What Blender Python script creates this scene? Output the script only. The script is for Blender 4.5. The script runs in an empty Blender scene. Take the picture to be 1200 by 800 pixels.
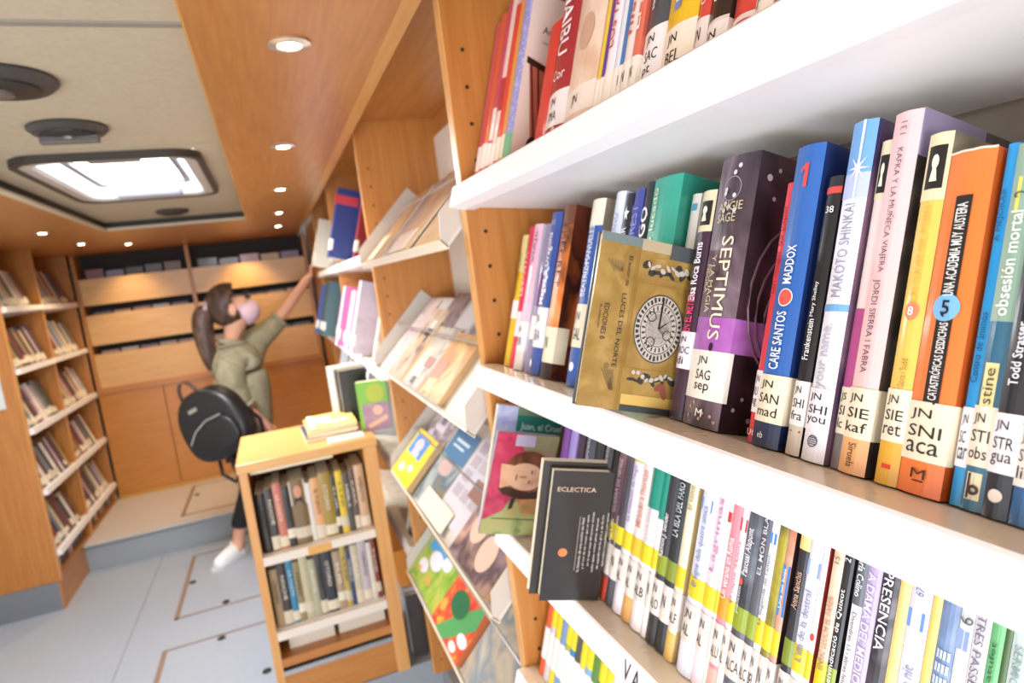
import bpy, bmesh, math, random
from mathutils import Vector, Matrix
rnd = random.Random(7)
C = bpy.context.scene
COL = C.collection
H = 1.53                      # camera height above the floor; all heights below are relative to it
# ------------------------------------------------------------------ camera
cd = bpy.data.cameras.new('camera'); cam = bpy.data.objects.new('camera', cd); COL.objects.link(cam)
F = 730.0
def _n(v): return Vector(v).normalized()
dy = _n((316-600, -(342-400), -F)); h2 = _n((1316-600, -(342-126-400), -F))
up = h2.cross(dy); up.normalize()
if up.y < 0: up = -up
dx = dy.cross(up)
cam.matrix_world = Matrix((( dx.x, dx.y, dx.z, 0), (dy.x, dy.y, dy.z, 0), (up.x, up.y, up.z, H), (0, 0, 0, 1)))
cd.sensor_width = 36.0; cd.lens = F/1200*36.0; cd.clip_start = 0.02; cd.clip_end = 100
cd.dof.use_dof = True; cd.dof.focus_distance = 0.47; cd.dof.aperture_fstop = 7.0
C.camera = cam
# ------------------------------------------------------------------ light and exposure
w = bpy.data.worlds.new('daylight'); C.world = w; w.use_nodes = True
w.node_tree.nodes['Background'].inputs[0].default_value = (0.86, 0.92, 1.0, 1)
w.node_tree.nodes['Background'].inputs[1].default_value = 2.0
C.view_settings.view_transform = 'Standard'; C.view_settings.look = 'None'
C.view_settings.exposure = 0.0; C.view_settings.gamma = 1.0; C.view_settings.use_curve_mapping = False
def area(name, loc, target, sx, sy, power, color):
    l = bpy.data.lights.new(name, 'AREA'); l.shape = 'RECTANGLE'; l.size = sx; l.size_y = sy; l.energy = power; l.color = color
    o = bpy.data.objects.new(name, l); COL.objects.link(o); o.location = (loc[0], loc[1], loc[2]+H)
    d = Vector((target[0]-loc[0], target[1]-loc[1], target[2]-loc[2])); o.rotation_euler = d.to_track_quat('-Z', 'Z').to_euler()
    return o
area('daylight_through_entrance', (-1.75, -0.15, -0.75), (0.3, 0.6, -0.25), 1.3, 1.5, 27, (1.0, 0.975, 0.985))
area('daylight_through_rear_hatch', (-0.4, -1.80, -0.58), (0.05, 1.2, -0.40), 0.75, 0.7, 46, (0.95, 0.965, 1.0))
area('daylight_through_skylight', (-0.385, 2.58, 0.425), (-0.385, 2.58, -1), 0.40, 0.72, 36, (0.93, 0.96, 1.0))

# ------------------------------------------------------------------ helpers: materials
def lin(h):
    h = h.lstrip('#'); r = [int(h[i:i+2], 16)/255 for i in (0, 2, 4)]
    return tuple((c/12.92 if c <= .04045 else ((c+.055)/1.055)**2.4) for c in r) + (1,)
_M = {}
def mat(h, rough=.45, metal=0, coat=0, emit=0, spec=.5):
    k = (h, rough, metal, coat, emit, spec)
    if k in _M: return _M[k]
    m = bpy.data.materials.new('m_'+h.strip('#')); m.use_nodes = True; b = m.node_tree.nodes['Principled BSDF']
    b.inputs['Base Color'].default_value = lin(h); b.inputs['Roughness'].default_value = rough; b.inputs['Metallic'].default_value = metal
    b.inputs['Coat Weight'].default_value = coat; b.inputs['Coat Roughness'].default_value = .12; b.inputs['Specular IOR Level'].default_value = spec
    if emit:
        b.inputs['Emission Color'].default_value = lin(h); b.inputs['Emission Strength'].default_value = emit
    # faint mottling so that no surface is dead flat
    if not emit:
        t = m.node_tree; n = t.nodes.new('ShaderNodeTexNoise'); n.inputs['Scale'].default_value = 35; n.inputs['Detail'].default_value = 2
        tc = t.nodes.new('ShaderNodeTexCoord'); t.links.new(tc.outputs['Object'], n.inputs['Vector'])
        r = t.nodes.new('ShaderNodeMapRange'); r.inputs['To Min'].default_value = max(0, rough-.025); r.inputs['To Max'].default_value = rough+.025
        t.links.new(n.outputs['Fac'], r.inputs['Value']); t.links.new(r.outputs['Result'], b.inputs['Roughness'])
    _M[k] = m; return m
def art(cols, scale=30, rough=.35, stretch=(1, 1, 1), detail=3, seed=0, coat=.3, dist=0.6):
    k = ('art', tuple(cols), scale, rough, stretch, detail, seed)
    if k in _M: return _M[k]
    m = bpy.data.materials.new('art'); m.use_nodes = True; t = m.node_tree; b = t.nodes['Principled BSDF']
    tc = t.nodes.new('ShaderNodeTexCoord'); mp = t.nodes.new('ShaderNodeMapping'); mp.inputs['Scale'].default_value = stretch; mp.inputs['Location'].default_value = (seed*3.7, seed*1.3, seed*2.1)
    n = t.nodes.new('ShaderNodeTexNoise'); n.inputs['Scale'].default_value = scale; n.inputs['Detail'].default_value = detail; n.inputs['Distortion'].default_value = dist
    r = t.nodes.new('ShaderNodeValToRGB'); e = r.color_ramp.elements; N = len(cols)
    while len(e) < N: e.new(.5)
    for i, c in enumerate(cols): e[i].position = .3+.4*i/(N-1); e[i].color = lin(c)
    t.links.new(tc.outputs['Object'], mp.inputs['Vector']); t.links.new(mp.outputs['Vector'], n.inputs['Vector'])
    t.links.new(n.outputs['Fac'], r.inputs['Fac']); t.links.new(r.outputs['Color'], b.inputs['Base Color'])
    b.inputs['Roughness'].default_value = rough; b.inputs['Coat Weight'].default_value = coat; b.inputs['Coat Roughness'].default_value = .15
    _M[k] = m; return m
def wood(c1, c2, stretch, rough=.38):
    k = ('wood', c1, c2, stretch, rough)
    if k in _M: return _M[k]
    m = bpy.data.materials.new('wood'); m.use_nodes = True; t = m.node_tree; b = t.nodes['Principled BSDF']
    tc = t.nodes.new('ShaderNodeTexCoord'); mp = t.nodes.new('ShaderNodeMapping'); mp.inputs['Scale'].default_value = stretch
    n = t.nodes.new('ShaderNodeTexNoise'); n.inputs['Scale'].default_value = 9; n.inputs['Detail'].default_value = 6; n.inputs['Distortion'].default_value = .4
    r = t.nodes.new('ShaderNodeValToRGB'); r.color_ramp.elements[0].color = lin(c1); r.color_ramp.elements[1].color = lin(c2)
    r.color_ramp.elements[0].position = .3; r.color_ramp.elements[1].position = .7
    t.links.new(tc.outputs['Object'], mp.inputs['Vector']); t.links.new(mp.outputs['Vector'], n.inputs['Vector'])
    t.links.new(n.outputs['Fac'], r.inputs['Fac']); t.links.new(r.outputs['Color'], b.inputs['Base Color'])
    b.inputs['Roughness'].default_value = rough; b.inputs['Coat Weight'].default_value = .25; b.inputs['Coat Roughness'].default_value = .25
    bp = t.nodes.new('ShaderNodeBump'); bp.inputs['Strength'].default_value = .05; t.links.new(n.outputs['Fac'], bp.inputs['Height']); t.links.new(bp.outputs['Normal'], b.inputs['Normal'])
    _M[k] = m; return m
WD1, WD2 = '#ad6d30', '#be803e'
wood_z = wood(WD1, WD2, (9, 9, .6)); wood_y = wood(WD1, WD2, (9, .6, 9)); wood_x = wood(WD1, WD2, (.6, 9, 9))
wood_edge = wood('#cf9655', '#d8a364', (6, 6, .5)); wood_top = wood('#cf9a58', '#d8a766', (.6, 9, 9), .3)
white_metal = mat('#f7f4f4', .45); tray_top_warm_lit = mat('#eadcc6', .28, 0, .4); grey_metal = mat('#c9c4bf', .4); alu = mat('#b9bcc0', .3, .8)  # shelf tops: warm lamp light on the white metal put into their cream colour
black = mat('#15140f', .5); dark = mat('#2a2522', .6); paper = mat('#efe6d0', .8); sticker = mat('#f6efe0', .35, 0, .4)
ink = mat('#1d1c20', .5)
def page_mat():
    m = bpy.data.materials.new('pages'); m.use_nodes = True; t = m.node_tree; b = t.nodes['Principled BSDF']
    tc = t.nodes.new('ShaderNodeTexCoord'); mp = t.nodes.new('ShaderNodeMapping'); mp.inputs['Scale'].default_value = (1800, 3, 3)
    n = t.nodes.new('ShaderNodeTexNoise'); n.inputs['Scale'].default_value = 1; r = t.nodes.new('ShaderNodeValToRGB')
    r.color_ramp.elements[0].color = lin('#cdbf9f'); r.color_ramp.elements[1].color = lin('#f2ead6'); r.color_ramp.elements[0].position = .3; r.color_ramp.elements[1].position = .6
    t.links.new(tc.outputs['Object'], mp.inputs['Vector']); t.links.new(mp.outputs['Vector'], n.inputs['Vector']); t.links.new(n.outputs['Fac'], r.inputs['Fac']); t.links.new(r.outputs['Color'], b.inputs['Base Color'])
    b.inputs['Roughness'].default_value = .85
    return m
pages = page_mat()
# ------------------------------------------------------------------ helpers: meshes
class MB:
    def __init__(s): s.v = []; s.f = []; s.mi = []
    def box(s, x0, x1, y0, y1, z0, z1, mi=0, M=None):
        a = len(s.v)
        for z in (z0, z1):
            for (x, y) in ((x0, y0), (x1, y0), (x1, y1), (x0, y1)):
                p = Vector((x, y, z)); s.v.append(M @ p if M else p)
        for q in ((0, 3, 2, 1), (4, 5, 6, 7), (0, 1, 5, 4), (1, 2, 6, 5), (2, 3, 7, 6), (3, 0, 4, 7)): s.f.append([a+i for i in q]); s.mi.append(mi)
        return s
    def prism(s, pts, a0, a1, axis='y', mi=0, mis=None):
        """closed outline pts (2D) swept along an axis; y: pts=(x,z)  z: pts=(x,y)  x: pts=(y,z)"""
        n = len(pts); a = len(s.v)
        for t in (a0, a1):
            for p in pts:
                s.v.append(Vector((p[0], t, p[1])) if axis == 'y' else Vector((p[0], p[1], t)) if axis == 'z' else Vector((t, p[0], p[1])))
        for i in range(n):
            j = (i+1) % n; s.f.append([a+i, a+j, a+n+j, a+n+i]); s.mi.append(mis[i] if mis else mi)
        s.f.append([a+i for i in range(n-1, -1, -1)]); s.mi.append(mi); s.f.append([a+n+i for i in range(n)]); s.mi.append(mi)
        return s
    def tube(s, path, r, n=8, mi=0, closed=False):
        path = [Vector(p) for p in path]; a = len(s.v); L = len(path); rs = r if isinstance(r, (list, tuple)) else [r]*L
        ref = None
        for i, p in enumerate(path):
            d = (path[(i+1) % L]-path[i-1]) if closed else (path[min(i+1, L-1)]-path[max(i-1, 0)])
            d.normalize()
            if ref is None: ref = Vector((0, 0, 1)) if abs(d.z) < .9 else Vector((1, 0, 0))
            e1 = d.cross(ref).normalized(); e2 = d.cross(e1).normalized(); ref = -e2 if False else ref
            for k in range(n):
                t = 2*math.pi*k/n; s.v.append(p+e1*math.cos(t)*rs[i]+e2*math.sin(t)*rs[i])
        for i in range(L if closed else L-1):
            b = a+i*n; c = a+((i+1) % L)*n
            for k in range(n): s.f.append([b+k, b+(k+1) % n, c+(k+1) % n, c+k]); s.mi.append(mi)
        if not closed:
            s.f.append([a+k for k in range(n-1, -1, -1)]); s.mi.append(mi); s.f.append([a+(L-1)*n+k for k in range(n)]); s.mi.append(mi)
        return s
    def lathe(s, prof, c=(0, 0, 0), n=24, mi=0):
        """profile (r,z) about a vertical axis"""
        a = len(s.v)
        for (r, z) in prof:
            for k in range(n): t = 2*math.pi*k/n; s.v.append(Vector((c[0]+r*math.cos(t), c[1]+r*math.sin(t), c[2]+z)))
        for i in range(len(prof)-1):
            for k in range(n): s.f.append([a+i*n+k, a+i*n+(k+1) % n, a+(i+1)*n+(k+1) % n, a+(i+1)*n+k]); s.mi.append(mi)
        s.f.append([a+k for k in range(n-1, -1, -1)]); s.mi.append(mi); b = a+(len(prof)-1)*n; s.f.append([b+k for k in range(n)]); s.mi.append(mi)
        return s
    def poly(s, pts, mi=0):
        a = len(s.v); s.v += [Vector(p) for p in pts]; s.f.append(list(range(a, a+len(pts)))); s.mi.append(mi); return s
    def build(s, name, m, parent=None, smooth=False, bevel=0, loc=None, fix=True):
        me = bpy.data.meshes.new(name); me.from_pydata([tuple(p) for p in s.v], [], s.f)
        ms = m if isinstance(m, (list, tuple)) else [m]
        for x in ms: me.materials.append(x)
        if len(ms) > 1: me.polygons.foreach_set('material_index', s.mi)
        if fix:
            bm = bmesh.new(); bm.from_mesh(me); bmesh.ops.recalc_face_normals(bm, faces=bm.faces); bm.to_mesh(me); bm.free()
        if smooth: me.polygons.foreach_set('use_smooth', [True]*len(me.polygons))
        o = bpy.data.objects.new(name, me); COL.objects.link(o)
        if parent: o.parent = parent
        else: o.location = (0, 0, H)
        if loc: o.location = loc
        if bevel:
            b = o.modifiers.new('bevel', 'BEVEL'); b.width = bevel; b.segments = 2; b.limit_method = 'ANGLE'
            if smooth is False: pass
        return o
def tag(o, label=None, cat=None, group=None, kind=None):
    if label: o['label'] = label
    if cat: o['category'] = cat
    if group: o['group'] = group
    if kind: o['kind'] = kind
    return o
def empty(name, loc=(0, 0, 0), M=None):
    o = bpy.data.objects.new(name, None); COL.objects.link(o); o.empty_display_size = .02
    if M is not None:
        M = M.copy(); M.translation.z += H; o.matrix_world = M
    else: o.location = (loc[0], loc[1], loc[2]+H)
    return o
def frame(o, x, y, z):
    return Matrix(((x[0], y[0], z[0], o[0]), (x[1], y[1], z[1], o[1]), (x[2], y[2], z[2], o[2]), (0, 0, 0, 1)))
def struct(mb, name, m, parent=None, **k):
    o = mb.build(name, m, parent, **k)
    if parent is None: o['kind'] = 'structure'
    return o
# ------------------------------------------------------------------ lettering: font curves turned into meshes, all evaluated in one go
_TXT = []     # requests
def text(parent, s, cx, cz, L, Hh, rot, m, fy=None, name='lettering', bold=.0, plane_y=-.0007):
    """centre (cx,cz) in the parent's x-z plane, L along the reading direction, Hh the letter height; rot 0, 90 (upwards) or -90 (downwards)"""
    _TXT.append((parent, s, cx, cz, L, Hh, rot, m, fy, name, bold, plane_y))
def flush_text():
    cache = {}; temps = []
    for r in _TXT:
        k = (r[1], r[10])
        if k in cache: continue
        cu = bpy.data.curves.new('t', 'FONT'); cu.body = r[1]; cu.resolution_u = 2; cu.offset = r[10]; cu.space_line = .9
        cu.align_x = 'CENTER' if '\n' in r[1] and r[1].startswith(' ') else 'LEFT'
        o = bpy.data.objects.new('t', cu); COL.objects.link(o); cache[k] = o; temps.append(o)
    dg = bpy.context.evaluated_depsgraph_get(); dg.update(); geo = {}
    for k, o in cache.items():
        me = o.evaluated_get(dg).to_mesh(); vs = [v.co.copy() for v in me.vertices]; fs = [list(p.vertices) for p in me.polygons]
        o.evaluated_get(dg).to_mesh_clear()
        if vs: geo[k] = (vs, fs)
    for o in temps:
        cu = o.data; bpy.data.objects.remove(o); bpy.data.curves.remove(cu)
    merged = {}
    for (par, s, cx, cz, L, Hh, rot, m, fy, name, bold, py) in _TXT:
        if (s, bold) not in geo: continue
        vs, fs = geo[(s, bold)]
        x0 = min(v.x for v in vs); x1 = max(v.x for v in vs); y0 = min(v.y for v in vs); y1 = max(v.y for v in vs)
        out = merged.setdefault((par.name, name, m.name, len(merged)), [par, name, m, [], []]); a = len(out[3])
        for v in vs:
            p = ((v.x-x0)/max(x1-x0, 1e-6)-.5)*L; q = ((v.y-y0)/max(y1-y0, 1e-6)-.5)*Hh
            if rot == 0: x, z = cx+p, cz+q
            elif rot == 90: x, z = cx-q, cz+p
            elif rot == 180: x, z = cx-p, cz-q
            else: x, z = cx+q, cz-p
            out[3].append((x, (fy(x) if fy else 0)+py, z))
        out[4] += [[a+i for i in f] for f in fs]
    for par, name, m, vs, fs in merged.values():
        me = bpy.data.meshes.new(name); me.from_pydata(vs, [], fs); me.materials.append(m)
        o = bpy.data.objects.new(name, me); COL.objects.link(o); o.parent = par
# ------------------------------------------------------------------ the setting
S6, C6 = math.sin(math.radians(6)), math.cos(math.radians(6)); S17, C17 = math.sin(math.radians(17)), math.cos(math.radians(17))
XR, XL, YB, ZS, ZC, ZF, ZP = .60, -1.58, 5.50, .42, .462, -1.53, -1.36
floor_m = art(['#99a4b2', '#aab3c0'], 260, .42, detail=1, coat=.1)
fl = struct(MB().box(XL-.1, XR+.1, -1.9, 5.7, ZF-.06, ZF), 'floor', floor_m)
step_m = art(['#8f989f', '#9aa2a9'], 200, .5, detail=1, coat=0)
pf = struct(MB().box(XL, XR, 4.33, YB, ZF, ZP-.006), 'floor_platform', step_m)
MB().box(XL, XR, 4.32, YB, ZP-.006, ZP).build('platform_covering', art(['#bdb3ad', '#c9c1bb'], 200, .5, detail=1, coat=0), pf)
MB().box(XL, XR, 4.305, 4.33, ZP-.012, ZP+.002).build('step_edge_trim', mat('#c3bdb6', .4), pf)
trimm = mat('#8d7466', .5)
def hatch(par, x0, x1, y0, y1, z, latches):
    p = MB().box(x0+.012, x1-.012, y0+.012, y1-.012, z, z+.0025).build('hatch_panel', floor_m if z < -1.5 else art(['#bdb3ad', '#c9c1bb'], 200, .5, detail=1, coat=0), par)
    MB().box(x0, x0+.022, y0, y1, z, z+.004).build('hatch_trim', trimm, p); MB().box(x0, x1, y0, y0+.009, z, z+.004).build('hatch_trim', trimm, p)
    MB().box(x0, x1, y1-.006, y1, z, z+.004).build('hatch_trim', trimm, p)
    for (x, y) in latches: MB().lathe([(.018, 0), (.018, .004), (.013, .007)], (x, y, z+.002), 12).build('hatch_latch', black, p)
hatch(fl, -.694, -.05, 3.345, 4.14, ZF, [(-.651, 3.74), (-.46, 3.38)])
hatch(fl, -.703, -.05, 1.9, 3.06, ZF, [(-.456, 3.02), (-.26, 2.635)])
hatch(pf, -.765, .2, 4.44, 5.11, ZP, [(-.71, 4.855), (-.40, 4.47)])
MB().box(-.878, -.872, .5, 4.3, ZF, ZF+.0015).build('floor_seam', mat('#8f9197', .6), fl)
# right side raised plinth (wheel box) and side walls
struct(MB().box(-.16, XR, 2.12, 4.33, ZF, -1.385).box(.36, XR, -1.9, 2.12, ZF, -1.385), 'trim_plinth', step_m)
wall_m = mat('#d9d3c8', .6)
struct(MB().box(XR, XR+.05, -1.9, YB, ZF, .9), 'wall_right', wall_m)
struct(MB().box(XL-.05, XL, 1.0, YB, ZF, .9).box(XL-.05, XL, -1.9, -1.2, ZF, .9).box(XL-.05, XL, -1.2, 1.0, .36, .9), 'wall_left', wall_m)
struct(MB().box(XL, XR, YB, YB+.05, ZF, .9), 'wall_rear', wall_m)
struct(MB().box(XL, -1.1, -1.9, -1.85, ZF, .9).box(.1, XR, -1.9, -1.85, ZF, .9).box(-1.1, .1, -1.9, -1.85, .36, .9).box(-1.1, .1, -1.9, -1.85, ZF, -1.0), 'wall_front', wall_m)
# ceiling: cream lining between timber soffits, with a hole for the skylight
SKX0, SKX1, SKY0, SKY1 = -.625, -.145, 2.17, 3.0
cream = art(['#b5a88f', '#bcb098'], 60, .8, detail=2, coat=0)
ce = MB()
ce.box(XL, SKX0, -1.9, YB, ZC, ZC+.03).box(SKX1, .275, -1.9, YB, ZC, ZC+.03).box(SKX0, SKX1, -1.9, SKY0, ZC, ZC+.03).box(SKX0, SKX1, SKY1, YB, ZC, ZC+.03)
ce.box(.26, XR, -1.9, YB, .56, .58)
ceil = struct(ce, 'ceiling', cream)
MB().box(-.72, -.06, 1.205, 1.222, ZC-.004, ZC).build('ceiling_seam', mat('#8b8478', .6), ceil)
MB().box(-.72, -.06, 2.10, 2.104, ZC-.002, ZC).build('ceiling_seam', mat('#a49a87', .6), ceil)
XS0, XS1, YS1 = -.055, -.755, 3.86
right_sof = struct(MB().prism([(XS0, ZS), (.275, ZS), (.275, ZS+.02), (XS0, ZS+.012)], -1.9, YB, 'y'), 'ceiling_soffit_right', wood_y)
MB().box(XS0-.004, XS0+.008, -1.9, YS1, ZS+.001, ZC).build('soffit_edge', mat('#c9974f', .4), right_sof)
left_sof = struct(MB().box(XL, XS1, -1.9, YB, ZS, ZS+.02), 'ceiling_soffit_left', wood_y)
MB().box(XS1, XS1+.02, -1.9, YS1, ZS-.001, ZS+.012).build('soffit_edge', mat('#cfc3ab', .5), left_sof)
MB().box(XS1, XS1+.012, -1.9, YS1, ZS+.012, ZC).build('soffit_recess', black, left_sof)
rear_sof = struct(MB().box(XS1, XS0, YS1, YB, ZS, ZS+.02), 'ceiling_soffit_rear', wood_x)
MB().box(XS1, XS0, YS1-.03, YS1, ZS-.001, ZS+.012).build('soffit_edge', mat('#cfc3ab', .5), rear_sof)
MB().box(XS1, XS0, YS1-.02, YS1, ZS+.012, ZC).build('soffit_recess', black, rear_sof)
# skylight
sk = MB()
def ring(mb, x0, x1, y0, y1, wd, z0, z1, r=.05):
    def rr(x0, x1, y0, y1, r):
        out = []
        for cx, cy, a in ((x1-r, y1-r, 0), (x0+r, y1-r, 90), (x0+r, y0+r, 180), (x1-r, y0+r, 270)):
            for k in range(6): t = math.radians(a+18*k); out.append((cx+r*math.cos(t), cy+r*math.sin(t)))
        return out
    o = rr(x0, x1, y0, y1, r); i = rr(x0+wd, x1-wd, y0+wd, y1-wd, max(r-wd*.5, .015)); n = len(o); a = len(mb.v)
    for z in (z0, z1):
        mb.v += [Vector((p[0], p[1], z)) for p in o]+[Vector((p[0], p[1], z)) for p in i]
    for k in range(n):
        j = (k+1) % n
        for q in ((k, j, n+j, n+k), (2*n+k, 3*n+k, 3*n+j, 2*n+j), (k, 2*n+k, 2*n+j, j), (n+k, n+j, 3*n+j, 3*n+k)): mb.f.append([a+x for x in q]); mb.mi.append(0)
    return mb
win = struct(ring(MB(), SKX0-.015, SKX1+.015, SKY0-.015, SKY1+.015, .018, ZC-.022, ZC+.0, .09), 'window_1', mat('#38332e', .5))
ring(MB(), SKX0, SKX1, SKY0, SKY1, .035, ZC-.018, ZC+.01, .08).build('hatch_frame', mat('#b9b3ab', .45), win)
ring(MB(), SKX0+.03, SKX1-.03, SKY0+.03, SKY1-.03, .012, ZC-.01, ZC+.07, .06).build('shaft_lining', mat('#e9ecf0', .5), win)
MB().box(SKX0+.02, SKX1-.02, SKY0+.02, SKY1-.02, ZC+.07, ZC+.08).build('pane', mat('#ffffff', .3, emit=5.0), win)
ring(MB(), SKX0+.075, SKX1-.075, SKY0+.09, SKY1-.10, .022, ZC+.02, ZC+.035, .04).build('blind_rail', mat('#8b8f97', .4), win)
MB().box(-.44, -.30, SKY0+.02, SKY0+.07, ZC-.02, ZC+.02).build('latch', mat('#8a8781', .5), win, bevel=.006)
MB().box(-.49, -.26, SKY1-.16, SKY1-.08, ZC-.03, ZC+.015).build('latch', mat('#a9b0be', .35), win, bevel=.012)
# ceiling vents
def vent(x, y, r, label, speaker=False):
    t = empty('ceiling_vent', (x, y, ZC)); tag(t, label, 'vent', 'round vents in the cream ceiling')
    MB().lathe([(r, 0), (r*1.02, -.006), (r*.9, -.016), (r*.72, -.018)], n=32).build('bezel', mat('#3f3b38', .5), t)
    MB().lathe([(r*.7, -.012), (r*.68, -.022), (r*.3, -.026)], n=32).build('grille', mat('#26231f', .5), t)
    if r > .08: MB().lathe([(r*.26, -.022), (r*.24, -.032), (r*.1, -.035)], n=20).build('knob', mat('#77736d', .35, .5), t)
    if speaker: MB().box(-r*.75, r*.75, -r*.15, r*.12, -.04, -.02).build('deflector_blade', mat('#5c5a58', .4), t, bevel=.004)
vent(-.415, 1.49, .098, 'large round dark vent cut by the picture edge, before the skylight')
vent(-.395, 1.865, .085, 'round dark vent with tilted blade, beside the skylight', True)
vent(-.385, 3.56, .075, 'small flat dark vent behind the skylight')
# downlights
glow = mat('#fff1d8', .4, emit=22.0)
def downlight(x, y, label, grp, p=8.0):
    t = empty('downlight', (x, y, ZS)); tag(t, label, 'light', grp)
    MB().lathe([(.035, 0), (.037, -.004), (.022, -.007), (.019, -.003)], n=24).build('bezel', mat('#d9d3cc', .25, .7), t)
    MB().lathe([(.019, -.001), (.018, -.0055), (.010, -.008)], n=20).build('lamp_lens', glow, t)
    l = bpy.data.lights.new('downlight_lamp', 'SPOT'); l.energy = p; l.color = (1, .76, .45); l.spot_size = 2.2; l.spot_blend = .6; l.shadow_soft_size = .022
    o = bpy.data.objects.new('downlight_lamp', l); COL.objects.link(o); o.parent = t; o.location = (0, 0, -.012)
OW = 'first second third fourth fifth sixth seventh eighth ninth tenth eleventh twelfth thirteenth fourteenth fifteenth sixteenth seventeenth eighteenth nineteenth twentieth twenty-first twenty-second twenty-third twenty-fourth twenty-fifth twenty-sixth twenty-seventh twenty-eighth twenty-ninth thirtieth thirty-first thirty-second thirty-third thirty-fourth thirty-fifth thirty-sixth thirty-seventh thirty-eighth thirty-ninth fortieth'.split()
for i, y in enumerate((1.18, 1.99, 2.81, 3.64, 4.38)):
    downlight(.10+.005*i, y, f'recessed downlight, {OW[i]} of the row along the wide wooden soffit', 'downlights in the wide soffit')
for x, y, q in ((-.97, 3.66, 'above the near end of the corner bookcase'), (-.98, 4.37, 'above the far end of the corner bookcase'), (-.79, 4.65, 'in front of the rear media rack')):
    downlight(x, y, 'recessed downlight '+q, 'downlights by the corner bookcase', 15)
for x, y, e in ((-.90, 4.98, 13), (-.15, 4.98, 20)):
    l = bpy.data.lights.new('rack_spot', 'SPOT'); l.energy = e; l.color = (1, .72, .38); l.spot_size = 1.7; l.spot_blend = .9; l.shadow_soft_size = .02
    o = bpy.data.objects.new('rack_spot', l); COL.objects.link(o); o.location = (x, y, ZS-.01+H); o.rotation_euler = (math.radians(12), 0, 0)
# ------------------------------------------------------------------ near side shelving
def tray_profile(depth=.245):
    """side outline (x,z) of one tilted steel shelf relative to its front top edge"""
    pts = [(-.001, -.002), (.0015, 0)]
    TR = .158
    pts += [(.033*C6, -.033*S6), (.033*C6+TR*C17, -.033*S6-TR*S17), (.033*C6+TR*C17+.03*S17, -.033*S6-TR*S17+.03*C17), (depth, -.033*S6-TR*S17+.03*C17)]
    pts += [(depth, -.058), (.04, -.0370), (.032, -.0400), (.013, -.0390), (.004, -.0365), (-.0095, -.0330), (-.0102, -.0315)]
    return pts
def shelf(name, par, x, z, y0, y1, lip_text=None):
    pts = [(x+p[0], z+p[1]) for p in tray_profile()]
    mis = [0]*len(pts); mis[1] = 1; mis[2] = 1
    return MB().prism(pts, y0, y1, 'y', 0, mis).build(name, [white_metal, tray_top_warm_lit], par)
def divider(par, y0, y1, name='side_panel', x0=.32, x1=.585, z0=-1.385, z1=.488):
    o = MB().box(x0, x1, y0, y1, z0, z1).build(name, wood_z, par)
    MB().box(x0-.0025, x0, y0, y1, z0, z1).build('edge_banding', wood_edge, o)
    hb = MB(); 
    for k in range(30):
        z = .345-.058*k
        for xx in (.349,):
            hb.prism([(xx+.0035*math.cos(t*math.pi/4), z+.0035*math.sin(t*math.pi/4)) for t in range(8)], y0-.0006, y0+.0, 'y')
    h = hb.build('shelf_pin_hole', mat('#2b1c10', .8), o); h['kind'] = 'stuff'
    return o
ZT = [.1314, -.1635, -.444, -.722]
near = empty('bookcase', (0, 0, 0)); tag(near, 'nearest wooden bookcase with tilted white steel shelves packed with stickered books', 'bookcase', 'bookcases along the aisle')
divider(near, .995, 1.02); divider(near, -.06, -.035)
NS = []
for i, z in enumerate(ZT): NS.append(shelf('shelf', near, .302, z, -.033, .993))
MB().box(.575, .585, -.035, .995, -1.385, .488).build('back_panel', mat('#b9ae9f', .6), near)
MB().box(.275, .585, -.06, 1.02, .488, .5).build('top_panel', wood_y, near)
text(NS[2], 'VA', .0, .0, .043, .024, 0, ink, name='lettering') if False else None
# printed letters on the lip of the third shelf
lip = empty('lip_frame') if False else None
def rail(par, y0, y1): MB().prism([(.262, ZS-.001), (.292, ZS-.001), (.30, .488), (.275, .488)], y0, y1, 'y').build('top_rail', wood('#cc9048', '#d49a54', (9, .6, 9)), par)
rail(near, -.06, 1.02)
mid = empty('bookcase', (0, 0, 0)); tag(mid, 'middle wooden bookcase with sloped display shelves of magazines', 'bookcase', 'bookcases along the aisle')
divider(mid, 2.03, 2.055)
rail(mid, 1.02, 2.055)
MB().box(.275, .585, 1.02, 2.055, .488, .5).build('top_panel', wood_y, mid)
MB().box(.575, .585, 1.02, 2.03, .43, .488).build('back_rail', wood_y, mid)
MB().box(.575, .585, 1.02, 2.03, -1.385, .43).build('back_panel', mat('#e4dbcf', .6), mid)
ZD = [.045, -.285, -.635, -.99]
Q = 2**-.5
def display_shelf(par, z, y0=1.025, y1=2.027, ln=.285):
    """slope rising 45 degrees away from the aisle; s along the slope, n out of it"""
    X0 = .29
    def P(s, n): return (X0+s*Q-n*Q, z+s*Q+n*Q)
    o = MB().prism([P(0, 0), P(ln, 0), P(ln, -.006), P(-.006, -.006), P(-.006, .012), P(-.003, .012), P(-.002, 0)], y0, y1, 'y').build('display_shelf', mat('#cfc8bf', .4), par)
    for ya in (y0, y1-.004):
        MB().prism([P(-.004, .012), P(.03, .042), P(ln, .042), P(ln, 0), P(0, 0)], ya, ya+.004, 'y').build('side_flange', mat('#c4bcb2', .4), o)
    MB().prism([P(-.008, -.008), P(-.008, .013), P(-.004, .013), P(-.004, -.008)], y0, y1, 'y').build('front_lip', mat('#e9dfca', .35), o)
    MB().tube([P3(s, .0345, y, z) for s, y in ((.15, y0+.002), (.15, y1-.002))], .0026, 8).build('retaining_bar', mat('#b0aca8', .3, .5), o)
    MB().tube([P3(.17, 0, y0+.028, z), P3(.17, .012, y0+.028, z)], .009, 10).build('fixing_screw', alu, o)
    return o
def P3(s, n, y, z): return (.29+s*Q-n*Q, y, z+s*Q+n*Q)
for z in ZD: display_shelf(mid, z)
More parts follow.
